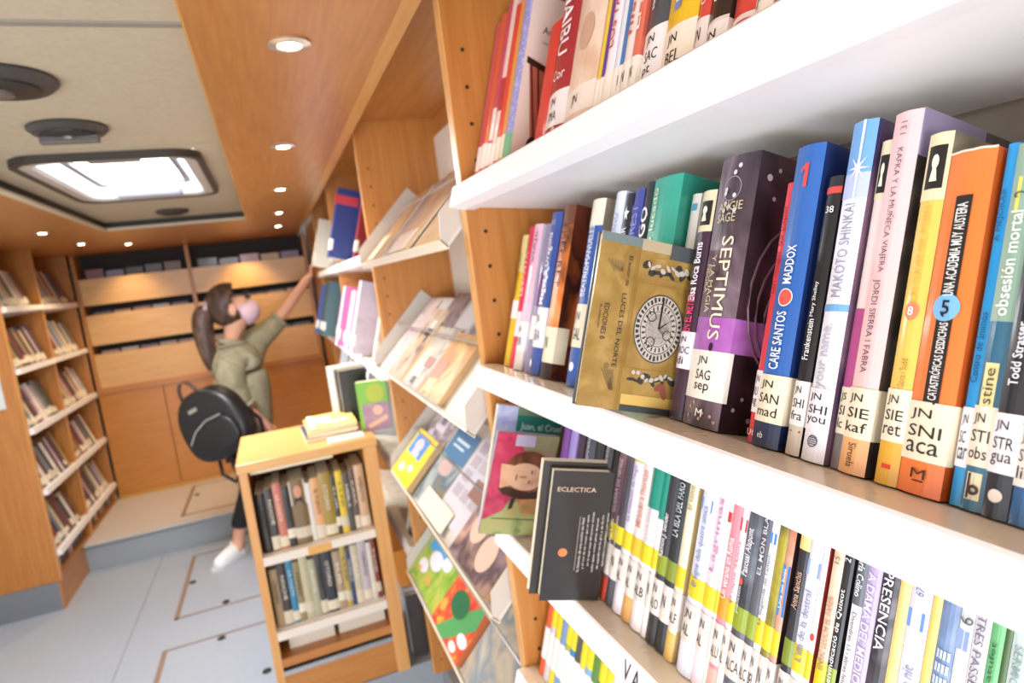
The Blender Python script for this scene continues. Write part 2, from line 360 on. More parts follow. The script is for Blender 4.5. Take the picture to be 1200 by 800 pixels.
far = empty('bookcase', (0, 0, 0)); tag(far, 'third wooden bookcase, upright books on white shelves behind the low book cabinet', 'bookcase', 'bookcases along the aisle')
divider(far, 3.065, 3.09); rail(far, 2.055, 3.09)
MB().box(.275, .585, 2.055, 3.09, .488, .5).build('top_panel', wood_y, far)
MB().box(.575, .585, 2.055, 3.065, -1.385, .488).build('back_panel', mat('#a8763f', .6), far)
ZB = [.085, -.30, -.635, -.92]
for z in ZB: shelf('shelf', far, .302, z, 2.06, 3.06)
last = empty('bookcase', (0, 0, 0)); tag(last, 'farthest wooden bookcase that the woman reaches to', 'bookcase', 'bookcases along the aisle')
divider(last, 4.10, 4.125); rail(last, 3.09, 4.125)
MB().box(.275, .585, 3.09, 4.125, .488, .5).build('top_panel', wood_y, last)
MB().box(.575, .585, 3.09, 4.10, -1.385, .488).build('back_panel', mat('#a8763f', .6), last)
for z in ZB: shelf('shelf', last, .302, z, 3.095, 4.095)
for o_ in (far, last): MB().box(.33, .575, 2.06 if o_ is far else 3.095, 3.06 if o_ is far else 4.095, -1.385, -1.37).build('bottom_board', wood_y, o_)
struct(MB().box(.34, .58, 4.126, 5.19, ZP, ZS+.06), 'trim_panel', wood_z)
# ------------------------------------------------------------------ books
def adorn(root, w, fy, texts):
    for t in texts:
        s, cx, cz, L, Hh, rot, col = t[:7]
        text(root, s, cx*w, cz, L, Hh, rot, mat(col, .4), fy, 'lettering', t[7] if len(t) > 7 else 0, -.0015)
def make_book(M, w, h, d, spine, cover, label, bulge=None, hard=False, stick=None, bands=(), texts=(), group=None, sub=None, seg=6, name='book', top_block=True, cat='book'):
    """x across the spine, y into the shelf, z up. stick=(z0,z1,lines,colour,wrap)"""
    root = empty(name, M=M); tag(root, label, cat, group)
    b = min(.0042, w*.13) if bulge is None else bulge
    fy = (lambda x: -b*math.sin(math.pi*min(max(x/w, 0), 1))) if b > 0 else (lambda x: 0)
    t = .0022 if hard else .0009
    t = min(t, w*.25)
    xs = [w*i/seg for i in range(seg+1)]
    outer = [(0, d)]+[(x, fy(x)) for x in xs]+[(w, d)]
    inner = [(w-t, d)]+[(max(t, min(w-t, x)), fy(x)+t) for x in reversed(xs)]+[(t, d)]
    pts = outer+inner; n = len(pts); mis = [1]*n
    for i in range(1, seg+1): mis[i] = 0
    sp = spine if not isinstance(spine, str) else mat(spine, .34, 0, .35); cv = cover if not isinstance(cover, str) else mat(cover, .34, 0, .35)
    mb = MB(); a = 0
    for z in (0, h): mb.v += [Vector((p[0], p[1], z)) for p in pts]
    for i in range(n):
        j = (i+1) % n; mb.f.append([i, j, n+j, n+i]); mb.mi.append(mis[i])
    m2 = n//2
    for i in range(m2-1):       # rim quads between outer and inner outline
        mb.f.append([i, i+1, n-2-i, n-1-i]); mb.mi.append(0 if 0 < i <= seg else 1)
        mb.f.append([n+i, n+n-1-i, n+n-2-i, n+i+1]); mb.mi.append(0 if 0 < i <= seg else 1)
    mb.build('cover', [sp, cv], root)
    g = .003 if hard else .0004
    MB().box(t, w-t, max(fy(w/2)+t, 0)+.001, d-(.003 if hard else .0003), g, h-g).build('page_block', pages, root)
    def strip(z0, z1, off, wl, wr):
        mb = MB(); path = ([(-off, wl)] if wl else [])+[(0-off*.7, fy(0)-off*.7)]+[(x, fy(x)-off) for x in xs[1:-1]]+[(w+off*.7, fy(w)-off*.7)]+([(w+off, wr)] if wr else [])
        for z in (z0, z1): mb.v += [Vector((p[0], p[1], z)) for p in path]
        k = len(path)
        for i in range(k-1): mb.f.append([i, i+1, k+i+1, k+i]); mb.mi.append(0)
        return mb
    for bd in bands:
        z0, z1, c = bd[:3]; bm = c if not isinstance(c, str) else mat(c, .35, 0, .3)
        strip(z0, z1, .00035, .0, bd[3] if len(bd) > 3 else .0).build('spine_band', bm, root, fix=False)
    adorn(root, w, fy, texts)
    if stick:
        z0, z1, lines, col = stick[:4]; wr = stick[4] if len(stick) > 4 else .018
        so = strip(z0, z1, .0007, .004, wr).build('spine_sticker', mat(col, .35, 0, .4), root, fix=False)
        if lines:
            ls = lines.split('\n'); hh = (z1-z0)/(len(ls)+.6); L = min(w*.86, .021); x0 = w*.5-L/2+.0
            for i, s in enumerate(ls):
                ll = min(L*len(s)/3.2, w*.93); text(so, s, x0+ll/2 if ll < w*.9 else w*.5, z1-hh*(i+.8), ll, hh*.72, 0, ink, fy, 'sticker_lettering', .0, -.0011)
    if sub: sub(root, w, h, d, fy)
    return root
def pose(k, Y, du=0, v=.0014, x0=.302, zt=None, lean=17, yaw=0):
    z = ZT[k] if zt is None else zt
    s, c = math.sin(math.radians(lean)), math.cos(math.radians(lean))
    o = Vector((x0+.033*C6+du*c+v*s, Y, z-.033*S6-du*s+v*c))
    return frame(o, (0, -1, 0), (c, 0, -s), (s, 0, c))
# --- shape helpers for printed pictures, in a part's own x-z plane
def flat(root, polys, m, name='cover_picture', y=-.0006):
    if len(polys) <= 4:
        for i, p in enumerate(polys): o = MB().poly([(q[0], y-.00003*i, q[1]) for q in p]).build(name, m, root, fix=False)
        return o
    mb = MB()
    for p in polys: mb.poly([(q[0], y, q[1]) for q in p])
    return tag(mb.build(name, m, root, fix=False), kind='stuff')
def rect(x0, x1, z0, z1): return [(x0, z0), (x1, z0), (x1, z1), (x0, z1)]
def ell(cx, cz, rx, rz, n=20, a=0):
    ca, sa = math.cos(math.radians(a)), math.sin(math.radians(a))
    return [(cx+rx*math.cos(t)*ca-rz*math.sin(t)*sa, cz+rx*math.cos(t)*sa+rz*math.sin(t)*ca) for t in [2*math.pi*i/n for i in range(n)]]
def annulus(cx, cz, r0, r1, n=28): return [[(cx+r*math.cos(t), cz+r*math.sin(t)) for r, t in ((r0, 2*math.pi*i/n), (r1, 2*math.pi*i/n), (r1, 2*math.pi*(i+1)/n), (r0, 2*math.pi*(i+1)/n))] for i in range(n)]
def curve_flat(root, w, fy, polys, m, name='spine_picture', off=.0008):
    if len(polys) <= 3:
        for i, p in enumerate(polys): o = MB().poly([(q[0], fy(q[0])-off-.00004*i, q[1]) for q in p]).build(name, m, root, fix=False)
        return o
    mb = MB()
    for p in polys: mb.poly([(q[0], fy(q[0])-off, q[1]) for q in p])
    return tag(mb.build(name, m, root, fix=False), kind='stuff')
def keyhole(w, z0, z1, bg='#17140f', fg='#f0e6cf'):
    def f(root, w_, h, d, fy):
        zc = (z0+z1)/2; hh = z1-z0; cx = w_*.5
        curve_flat(root, w_, fy, [rect(w_*.12+i*w_*.76/6, w_*.12+(i+1)*w_*.76/6, z0, z1) for i in range(6)], mat(bg, .5), 'keyhole_emblem', .0007)
        k = curve_flat(root, w_, fy, [ell(cx, zc+hh*.12, w_*.15, hh*.17, 14), [(cx-w_*.07, zc), (cx+w_*.07, zc), (cx+w_*.16, zc-hh*.33), (cx-w_*.16, zc-hh*.33)]], mat(fg, .5), 'keyhole_emblem', .0011)
    return f
G1 = 'books on the second shelf of the nearest bookcase'
def S1(Y, w, h, *a, d=.14, du=0, **k):
    k.setdefault('group', G1); return make_book(pose(1, Y, du), w, h, d, *a, **k)
W_, CRM = '#e9e3e0', '#e9dfc6'
S1(.962, .024, .215, '#d9b62e', '#c9a92a', 'yellow paperback standing first beside the drilled wooden panel', stick=(.078, .108, '', W_), bands=[(.155, .215, '#d8c88a')], texts=[('DOS HERMANAS', .5, .15, .07, .008, 90, '#6b5a12')], du=.004)
S1(.936, .022, .226, '#d8335a', '#c22d50', 'thin red and pink paperback between the yellow and the pale pink one', stick=(.05, .09, '', '#e9dde8'), texts=[('LEVANTA', .5, .15, .07, .011, 90, '#ffd6df')], du=.004)
S1(.908, .033, .226, '#e8b9cd', '#d9cfe2', 'pale pink book lettered in red capitals, beside the thin red paperback', stick=(.03, .075, 'JN\nPER', '#e6e2ea'), bands=[(0, .03, '#d5d0cc')], texts=[('EL ULTIMO VIAJE', .38, .155, .10, .010, 90, '#c33c6b'), ('VIAJE', .7, .19, .05, .008, 90, '#8f5b86')])
S1(.868, .020, .224, '#8f86a5', '#a69bb6', 'grey violet paperback squeezed between pale pink and blue books', stick=(.05, .085, '', W_), bands=[(.1, .15, '#6b3f7d')], du=.002)
S1(.846, .036, .237, '#31519b', '#2b4586', 'blue book with white lettering saying Dragons, near the wooden panel', stick=(.04, .098, 'JN\nDRA', '#e9e6ef'), texts=[('Magos & Dragons', .5, .155, .105, .018, 90, '#f1f0f5', .01), ('101', .5, .222, .012, .008, 0, '#c9d3ec')], sub=lambda r, w, h, d, fy: curve_flat(r, w, fy, [ell(w*.3, .016, .006, .006)], mat('#e8ecf5', .4)))
S1(.806, .036, .242, art(['#3a1d16', '#e07a2e', '#efb27a'], 14, seed=3), art(['#20120f', '#6b2c1c', '#3b1a14', '#b05a2c'], 10, seed=5, stretch=(1, 1.2, 1)), 'orange and dark brown book with a fiery cover, lettered Secret', hard=True, stick=(.022, .072, 'JN', CRM), bands=[(.215, .242, '#6b3a22'), (.0, .022, '#2a1a14')], texts=[('SECRET', .5, .165, .075, .014, -90, '#4a2a12'), ('EL', .5, .207, .018, .012, -90, '#4a2a12')])
S1(.722, .034, .239, '#2c59a8', '#8c7f6d', 'blue spined book with a cream top, half hidden by the golden book', stick=(.05, .105, 'JN\nGAL', CRM), bands=[(.205, .239, '#eee4d2')], texts=[('BEATRIZ MANUELES', .5, .16, .09, .012, 90, '#dbe4f5')], sub=lambda r, w, h, d, fy: curve_flat(r, w, fy, [ell(w*.5, .025, .006, .006)], mat('#dfe6f3', .4)))
S1(.664, .022, .241, '#d6dbe8', '#c9cfdf', 'pale bluish white book rising behind the golden book', texts=[('AMOR ETERNO', .5, .18, .07, .01, 90, '#8d97b5')])
S1(.640, .016, .236, '#191c2a', '#232737', 'thin black book with a white star, rising behind the golden book', sub=lambda r, w, h, d, fy: curve_flat(r, w, fy, [[(w*.5+(.006 if i % 2 == 0 else .0025)*math.sin(i*math.pi/5), .212+(.009 if i % 2 == 0 else .0035)*math.cos(i*math.pi/5)) for i in range(10)]], mat('#f5f5f5', .4)), texts=[('MAR', .5, .185, .022, .01, 90, '#e9edf5')])
S1(.622, .020, .238, '#3c4690', '#2d3470', 'violet blue book lettered Everest, rising behind the golden book', texts=[('EVEREST', .5, .19, .06, .012, 90, '#7f8ad0')])
S1(.600, .014, .243, '#2b2a2e', '#3b3a40', 'dark thin book with bold white letters, tucked beside the green book', texts=[('SAGO', .5, .185, .06, .011, 90, '#f5f5f5', .01)])
S1(.584, .050, .243, '#2fa28a', '#23806c', 'green hardback with cream lettering, rising behind the golden book', hard=True, bulge=.003, texts=[('alejo lucado', .22, .19, .085, .012, 90, '#f0e9c0')])
S1(.530, .014, .222, '#e9e4da', '#d8d2c6', 'slim white book mostly hidden behind the slim purple one', du=.012, sub=lambda r, w, h, d, fy: curve_flat(r, w, fy, [rect(w*.3, w*.8, .205, .212)], mat('#4aa3bd', .4)))
S1(.4965, .0195, .217, '#3a2236', '#16121a', 'slim dark purple paperback with keyhole emblem, right of the golden book', stick=(.048, .083, 'JN\nROC\ndi', '#ece4ee'), bands=[(.178, .217, '#d6cba8'), (0, .0, '#3a2236')], texts=[('Elsa Roca Burns', .5, .14, .055, .009, 90, '#f3eef5', .01), ('EN EL METRO', .5, .101, .036, .010, 90, '#e0416b', .01)], sub=keyhole(.022, .184, .207))
def sept(root, w, h, d, fy):
    curve_flat(root, w, fy, [ell(w*(.3+.5*rnd.random()), .19+.045*rnd.random(), .0022, .0022, 10) for _ in range(9)], mat('#d8cfd8', .3))
    curve_flat(root, w, fy, [ell(w*(.12+.8*rnd.random()), .006+.018*rnd.random(), .0016, .0016, 8) for _ in range(8)], mat('#b89b80', .3))
    curve_flat(root, w, fy, [q for q in annulus(w*.48, .213, .0105, .0112)], mat('#a99aa8', .3))
    mb = MB()
    for (y, z, r) in ((.012, .222, .003), (.022, .23, .002), (.035, .215, .0025), (.02, .205, .002), (.012, .02, .002), (.03, .012, .0025), (.02, .03, .0018)):
        mb.poly([(w+.0006, y+r*math.cos(t), z+r*math.sin(t)) for t in [i*math.pi/5 for i in range(10)]])
    mb.build('cover_picture', mat('#b7a6a8', .35), root, fix=False)
    mb = MB()
    for (z0, r) in ((.12, .05), (.11, .04), (.10, .03)):      # embossed arcs on the front board
        mb.tube([(w+.0004, .06+r*math.cos(t), z0+r*1.4*math.sin(t)) for t in [math.pi*(.35+i*.1) for i in range(13)]], .0012, 5)
    mb.build('embossed_line', mat('#6a4a55', .35), root)
    curve_flat(root, w, fy, [ell(w*.58, .0715, .0025, .004, 12)], mat('#2a1226', .5))
    MB().box(w*.5, w*.72, .001, .006, h-.001, h+.0015).build('torn_edge', mat('#d8c8a8', .8), root)
S1(.4755, .049, .243, art(['#241a20', '#4a3a44', '#7d6a76', '#2c2128'], 26, seed=11, stretch=(1, 1, .35)), art(['#1f161a', '#33232a', '#54323c'], 16, seed=4), 'thick dark ornate hardback lettered Septimus, with a purple band', hard=True, stick=(.0245, .068, 'JN\nSAG\nsep', '#eee8dc', .004), bands=[(.068, .098, art(['#9d55a8', '#b672bd'], 40, seed=2), .045)], texts=[('SEPTIMUS', .60, .124, .092, .0135, -90, '#efe3c4', .0), ('ANGIE\nSAGE', .5, .192, .030, .018, 0, '#c9b894'), ('Y LA MAGIA', .30, .128, .052, .0075, -90, '#d9c9a4'), ('NEGRA', .16, .133, .026, .006, -90, '#d9c9a4'), ('M', .55, .0125, .008, .007, 0, '#f1ece4')], sub=sept)
S1(.3955, .0085, .210, '#d93a44', '#c73039', 'thin bright red paperback between the ornate dark hardback and the blue book', stick=(.024, .058, 'JN\nRU\nug', '#efe3ea'), texts=[('Un hogar de papel', .5, .155, .07, .005, 90, '#8f2530'), ('Uf', .5, .008, .008, .005, 0, '#f5dfe0')], du=.004)
def care(root, w, h, d, fy):
    curve_flat(root, w, fy, [ell(w*.5, .1165, .0062, .0062)], mat('#ea5a4a', .4)); curve_flat(root, w, fy, annulus(w*.5, .1165, .0062, .0070), mat('#e9eef5', .4))
    curve_flat(root, w, fy, [[(w*.50, .202), (w*.62, .202), (w*.62, .2205), (w*.51, .2205), (w*.36, .2165), (w*.36, .2135), (w*.50, .2165)]], mat('#e8483e', .4), 'number_one')
S1(.386, .027, .235, '#2b62ad', '#1c2f63', 'tall blue book lettered Care Santos and Maddox with red number one', hard=True, bulge=.003, stick=(.019, .056, 'JN\nSAN\nmad', '#ebe1c6', .016), bands=[(0, .019, '#1d2a4d', .01)], texts=[('MADDOX', .5, .142, .030, .0085, 90, '#f4f6fa', .01), ('CARE SANTOS', .5, .083, .045, .0095, 90, '#f4f6fa', .01), ('eb', .42, .009, .006, .005, 0, '#e9e9e9')], sub=care)
S1(.353, .0125, .207, '#1b1c22', '#22232b', 'black paperback lettered Frankenstein, with red stripe and number 38', stick=(.022, .055, 'JN\nSHI\nfra', '#f1e9e6'), bands=[(.194, .199, '#d8443c'), (0, .022, '#cbbfae')], texts=[('38', .55, .182, .0065, .005, 0, '#f2f2f2'), ('Mary Shelley', .5, .116, .026, .0042, 90, '#e9e9e9'), ('Frankenstein', .5, .086, .030, .0052, 90, '#f5f5f5')], du=.002, sub=lambda r, w, h, d, fy: curve_flat(r, w, fy, [rect(w*.2, w*.9, .017, .0185)], mat('#c8402f', .4)))
def mak(root, w, h, d, fy):
    cx = w*.55; cz = .208
    curve_flat(root, w, fy, [[(cx-.0006, .242), (cx+.0014, .242), (cx+.0006, .165), (cx, .165)]], mat('#ffffff', .4), 'spine_picture', .0009)
    curve_flat(root, w, fy, [[(cx+(.008 if i % 2 == 0 else .0018)*math.sin(i*math.pi/8), cz+(.011 if i % 2 == 0 else .0024)*math.cos(i*math.pi/8)) for i in range(16)]], mat('#fbe9f5', .4), 'spine_picture', .001)
    curve_flat(root, w, fy, annulus(w*.5, .0145, .0035, .0042)+[rect(w*.5-.003, w*.5+.003, .0122+.0015*i, .0128+.0015*i) for i in range(4)], mat('#3b3b55', .4), 'publisher_emblem')
S1(.3365, .0195, .242, '#eceaf2', art(['#4a4676', '#2f2c58', '#8d6a80', '#5b4664'], 12, seed=9), 'white book with sky blue star top, lettered Makoto Shinkai', stick=(.022, .052, 'JN\nSHI\nyou', '#eeeaf3', .0), bands=[(.205, .242, '#6fa6dd'), (.187, .205, '#b9c4ea'), (.107, .112, '#6fa9dd')], texts=[('MAKOTO SHINKAI', .5, .15, .066, .0085, 90, '#8d8fa3'), ('your name.', .5, .075, .046, .010, 90, '#b5b6c4')], sub=mak)
S1(.3135, .0085, .225, '#ecd9d6', '#c9b6b4', 'slim pale book with keyhole emblem and magenta foot, behind the pink spine', stick=(.024, .056, 'JS\nSI\nlc', CRM), bands=[(.056, .11, '#b04a86'), (.185, .225, '#e6dab8'), (0, .024, '#77706e')], sub=keyhole(.0085, .189, .215), du=.003)
S1(.3045, .0195, .240, '#f0c3c2', art(['#2a2422', '#5b5147', '#3a3330', '#77706a'], 14, seed=6), 'tall pink book lettered Kafka y la muneca viajera', hard=True, bulge=.0025, stick=(.0235, .057, 'JN\nSIE\nkaf', '#eee2c6', .02), bands=[(0, .0235, '#eeb176')], texts=[('131', .5, .2285, .0085, .0045, 90, '#7f6f7d'), ('KAFKA Y LA MUÑECA VIAJERA', .5, .1745, .082, .0062, -90, '#5a4a5e'), ('JORDI SIERRA I FABRA', .42, .098, .062, .0062, -90, '#5a4a5e'), ('Siruela', .52, .0125, .016, .0055, -90, '#4a3022')], sub=lambda r, w, h, d, fy: MB().box(w-.001, w+.001, .0, .06, h-.03, h+.0002).build('cover_flap', mat('#8a7f9c', .5), r))
S1(.2775, .0146, .220, '#ecc35b', art(['#3a3630', '#6d6654', '#a49b84', '#2a2622'], 16, seed=8), 'yellow book with cream keyhole top and a small red circle', stick=(.027, .06, 'JN\nSIE\nret', '#eee2c8'), bands=[(.178, .220, '#ead9ae'), (0, .027, '#e0aa35')], texts=[('Gora i Sudd', .6, .07, .018, .004, 90, '#8f7338'), ('LAS LLAVES DEL PODER', .5, .145, .06, .0045, 90, '#d9ae50'), ('8', .5, .109, .0035, .0055, 0, '#ffffff', .01)], sub=lambda r, w, h, d, fy: (keyhole(w, .185, .212)(r, w, h, d, fy), curve_flat(r, w, fy, [ell(w*.5, .109, .0045, .0058)], mat('#e58a62', .4), 'spine_picture', .0006), curve_flat(r, w, fy, [rect(w*.3, w*.7, .010, .013)], mat('#d8452e', .4), 'publisher_emblem')))
def aca(root, w, h, d, fy):
    mb = []
    curve_flat(root, w, fy, [rect(w*.33+w*.36*i/3, w*.33+w*.36*(i+1)/3, .054, .178) for i in range(3)], mat('#1f1b1a', .5), 'title_strip', .0006)
    curve_flat(root, w, fy, [ell(w*.51, .1115, .0078, .0082, 28)], mat('#79b6e6', .4), 'number_disc', .0010)
    curve_flat(root, w, fy, [rect(w*.38, w*.64, .0078, .0086)], mat('#2a1a12', .5), 'publisher_emblem', .0008)
    MB().tube([(w*i/12, fy(w*i/12)-.0002, h+.0002*math.sin(i*5)) for i in range(13)], .0007, 5).build('worn_edge', mat('#efdccb', .8), root)
S1(.2625, .0262, .205, '#ee7b36', '#c2571f', 'worn orange book with black title strip and blue disc numbered five', hard=True, bulge=.0022, stick=(.020, .055, 'JN\nSNI\naca', '#ecdfc4', .006), texts=[('UNA ACADEMIA MUY AUSTERA', .52, .146, .055, .0062, 90, '#f3f0ea', .01), ('CATASTRÓFICAS DESDICHAS', .52, .0795, .046, .0062, 90, '#f3f0ea', .01), ('5', .51, .1115, .0048, .0085, 0, '#1c1c22', .01), ('M', .51, .0125, .0085, .0058, 0, '#2a1a12')], sub=aca)
S1(.2335, .0062, .206, '#1f9bdc', '#1a86c4', 'very thin bright blue paperback beside the worn orange book', stick=(.022, .056, 'JN\nSC\ncar', '#f1f0f5'), texts=[('Centro de ánimos', .5, .09, .04, .0035, 90, '#123f66'), ('A MEJORAR', .5, .165, .03, .0035, 90, '#12568c')], du=.004)
def obs(root, w, h, d, fy):
    curve_flat(root, w, fy, [rect(w*.3, w*.98, .165, .185)], mat('#ead25a', .4)); curve_flat(root, w, fy, [rect(w*.2, w*.8, .056, .082)], mat('#eadb9c', .4), 'author_tag')
    curve_flat(root, w, fy, [rect(w*.2, w*.85, .006, .021)], mat('#efe2bd', .4), 'publisher_emblem', .0007); curve_flat(root, w, fy, annulus(w*.56, .0115, .0012, .0028, 16)+[rect(w*.26, w*.38, .0065, .0205)], mat('#3a1f2a', .4), 'publisher_emblem', .001)
S1(.2265, .0115, .204, '#2f6a86', '#27566d', 'teal and grey green book lettered obsesion mortal', stick=(.0245, .058, 'JN\nSTI\nobs', '#e9dfca'), bands=[(.105, .204, '#8fae9b')], texts=[('2', .65, .175, .004, .01, 90, '#4a5a50'), ('obsesión mortal', .5, .137, .058, .0062, 90, '#f4f3e8', .01), ('stine', .5, .069, .02, .005, 90, '#3a362c')], sub=obs, du=.002)
S1(.2140, .0125, .188, '#20222a', '#2a2c35', 'black paperback by the picture edge, lettered Todd Strasser', stick=(.024, .056, 'JN\nSTR\ngua', '#ece9ee'), texts=[('Todd Strasser', .5, .088, .034, .0048, 90, '#f1f1f4', .01)], sub=lambda r, w, h, d, fy: curve_flat(r, w, fy, [ell(w*.5, .012, .0035, .0035), ], mat('#e6ddd2', .4), 'publisher_emblem'))
S1(.2008, .0105, .186, '#2d5f93', '#2c4f78', 'blue paperback at the picture edge, sticker reading JN ST lib', stick=(.020, .052, 'JN\nST\nlib', '#ece6da'))
S1(.1895, .012, .200, '#d9c46a', '#bda850', 'yellowish paperback last at the picture edge on the second shelf', stick=(.02, .05, 'JN\nSUA', CRM))
# --- the golden book that stands face out in front of the row
def face_book(M, w, h, t, front, back, label, picture=None, name='book', cat='book', group=None, page_side='left', hard=False):
    """x across the front, z up, y into the thickness (front board at y=0)"""
    root = empty(name, M=M); tag(root, label, cat, group)
    fm = front if not isinstance(front, str) else mat(front, .36, 0, .3); bm_ = back if not isinstance(back, str) else mat(back, .4, 0, .2)
    c = min(.002 if hard else .0008, t*.25)
    mb = MB().box(0, w, 0, c, 0, h, 0).box(0, w, t-c, t, 0, h, 1)
    mb.box(w-c, w, c, t-c, 0, h, 1) if page_side == 'left' else mb.box(0, c, c, t-c, 0, h, 1)
    mb.build('cover', [fm, bm_], root)
    g = .002 if hard else .0003
    MB().box(g if page_side == 'left' else c, w-(c if page_side == 'left' else g), c, t-c, g, h-g).build('page_block', mat('#ece0c4', .85), root)
    if picture: picture(root, w, h)
    return root
gx = Vector((.954, -.0698, -.2917)).normalized(); gz = Vector((.2924, 0, .9563)); gz = (gz-gx*gz.dot(gx)).normalized(); gy = gz.cross(gx)
def gold_pic(root, w, h):
    D = mat('#35302a', .5); S = mat('#b9b2a6', .5)
    flat(root, [rect(.0405, .0415, 0, .155), rect(.0385, .0391, 0, .155), rect(.044, w, .041, .0418), rect(.044, w, .1225, .1232), rect(.0425, .0432, .041, .1232)], mat('#8f6c2c', .4), 'gilt_line', -.0005)
    flat(root, [rect(.044, w, .006, .016)], mat('#c8a85c', .4), 'cover_picture', -.0005)
    cx, cz, r = .0725, .0815, .0330; rx = .0265
    E2 = lambda k, n=40: ell(cx, cz, rx*k, r*k, n)
    def ann(a, b, n=40):
        p, q = E2(a, n), E2(b, n); return [[p[i], q[i], q[(i+1) % n], p[(i+1) % n]] for i in range(n)]
    flat(root, [E2(1)], S, 'dial', -.0006); flat(root, ann(.965, 1)+ann(.72, .745)+ann(.5, .52)+annulus(cx-.009, cz+.011, .004, .005)+annulus(cx+.010, cz-.005, .004, .005)+annulus(cx-.007, cz-.013, .004, .005), D, 'dial_marking', -.0009)
    tk = []; rr = random.Random(3)
    for i in range(36):
        a = 2*math.pi*i/36; c, d = math.cos(a), math.sin(a); t = .035+.02*rr.random(); r0, r1 = .77+.04*rr.random(), .90+.04*rr.random()
        tk.append([(cx+rx*k*math.cos(a+e), cz+r*k*math.sin(a+e)) for k, e in ((r0, -t), (r1, -t), (r1, t), (r0, t))])
    for i in range(24):
        a = 2*math.pi*i/24; tk.append([(cx+rx*k*math.cos(a+e), cz+r*k*math.sin(a+e)) for k, e in ((.54, -.04), (.69, -.05), (.67, .04), (.56, .05))])
    flat(root, tk, D, 'dial_marking', -.0009)
    flat(root, [E2(.46, 24)], art(['#6b665e', '#a39d92', '#8a847a'], 160, seed=3), 'dial', -.0008); flat(root, [[(cx-.001, cz), (cx+.001, cz), (cx+.0018, cz+r*.9), (cx, cz+r*.95)], [(cx, cz-.001), (cx+.014, cz+.012), (cx, cz+.001)]], black, 'dial_hand', -.0012)
    def beast(x0, x1, z, s, sd):
        q = random.Random(sd); return [ell(x0+(x1-x0)*(k+.5)/9+q.uniform(-.001, .001), z+q.uniform(-s, s), s*q.uniform(.6, 1.2), s*q.uniform(.3, .8), 9, q.uniform(-70, 70)) for k in range(9)]
    flat(root, beast(.047, .098, .138, .0048, 5), D, 'cover_picture', -.0007); flat(root, beast(.049, .096, .1385, .0034, 6), S, 'cover_picture', -.0009)
    flat(root, [rect(.046, .10, .127, .1285), rect(.046, .10, .148, .1492)], mat('#9a7a3c', .5), 'cover_picture', -.0006)
    flat(root, beast(.049, .098, .034, .0046, 7), D, 'cover_picture', -.0007); flat(root, beast(.051, .096, .0345, .0032, 8), S, 'cover_picture', -.0009)
    flat(root, [ell(.088, .022, .0035, .008, 12, 20), ell(.083, .026, .006, .003, 12, 30)], mat('#8d4a3c', .5), 'cover_picture', -.0008)
    flat(root, [[(.009+.0028*k, .138-.002*k), (.011+.0028*k, .140), (.019+.002*k, .126+.001*k)] for k in range(6)], mat('#8a6f3a', .5), 'cover_picture', -.0006)
    flat(root, [[(.019+.0028*k, .037), (.0205+.0028*k, .037), (.031+.001*k, .018), (.030, .018)] for k in range(5)]+[ell(.024, .040, .0028, .0028)], mat('#7a6236', .5), 'cover_picture', -.0006)
    text(root, 'LUCES DEL NORTE', .0315, .0745, .070, .0046, -90, ink); text(root, 'El autor de', .0325, .131, .028, .0036, -90, ink); text(root, 'EDICIONES B', .0153, .081, .034, .0052, -90, ink); text(root, 'la colección', .0095, .085, .022, .0024, -90, ink)
    MB().box(0, .042, -.0009, .0004, h-.008, h+.0004).build('repair_tape', mat('#6f7d7c', .3, 0, .2), root); MB().box(.042, .073, -.0011, .0004, h-.010, h+.0004).build('repair_tape', mat('#b3a283', .3, 0, .2), root); MB().box(.073, w, -.0011, .0004, h-.014, h+.0004).build('repair_tape', mat('#4d5152', .3, 0, .2), root)
    MB().box(w*.42, w, -.0012, .0004, -.0003, .0055).build('repair_tape', mat('#3c4342', .3, 0, .2), root)
go = Vector((.2457, .511, -.1383))
face_book(frame(go, gx, gy, gz), .105, .163, .010, art(['#86682c', '#9a7a3c', '#ad8e50'], 40, seed=1, detail=6), '#4a4f50', 'golden book face out with an astrolabe dial, standing before the row', gold_pic, hard=True)
# --- top shelf
G0 = 'books on the top shelf of the nearest bookcase'
def S0(Y, w, h, *a, d=.15, du=0, **k):
    k.setdefault('group', G0); return make_book(pose(0, Y, du), w, h, d, *a, **k)
S0(.988, .020, .260, '#c9505c', '#b94450', 'tall thin rose red paperback nearest the drilled panel on the top shelf', stick=(.02, .06, '', '#e7d9dc'))
S0(.967, .027, .265, '#cf5a3e', '#c04a35', 'tall thin orange red paperback, second from the panel on the top shelf', stick=(.02, .06, '', '#e9dcd6'))
S0(.939, .019, .272, '#c24a63', '#dfb9b4', 'tall crimson striped paperback with pale side, third from the panel up top', stick=(.02, .055, '', '#efe5e2'), bands=[(.06, .11, '#e7d5d2')])
S0(.919, .020, .270, '#e8c7bd', '#e3bdb2', 'tall pale salmon paperback among the thin ones on the top shelf', bands=[(.10, .15, '#b7353a')], stick=(.02, .05, '', '#f1e6dd'))
S0(.898, .020, .252, '#d8463a', '#e2b7a3', 'thin vermilion paperback beside the pale salmon one on the top shelf', stick=(.02, .055, '', '#eadfd3'))
S0(.877, .016, .250, '#e09a4a', '#d98a3a', 'thin orange paperback beside the lilac striped one on the top shelf', stick=(.02, .055, '', '#e6ddc6'))
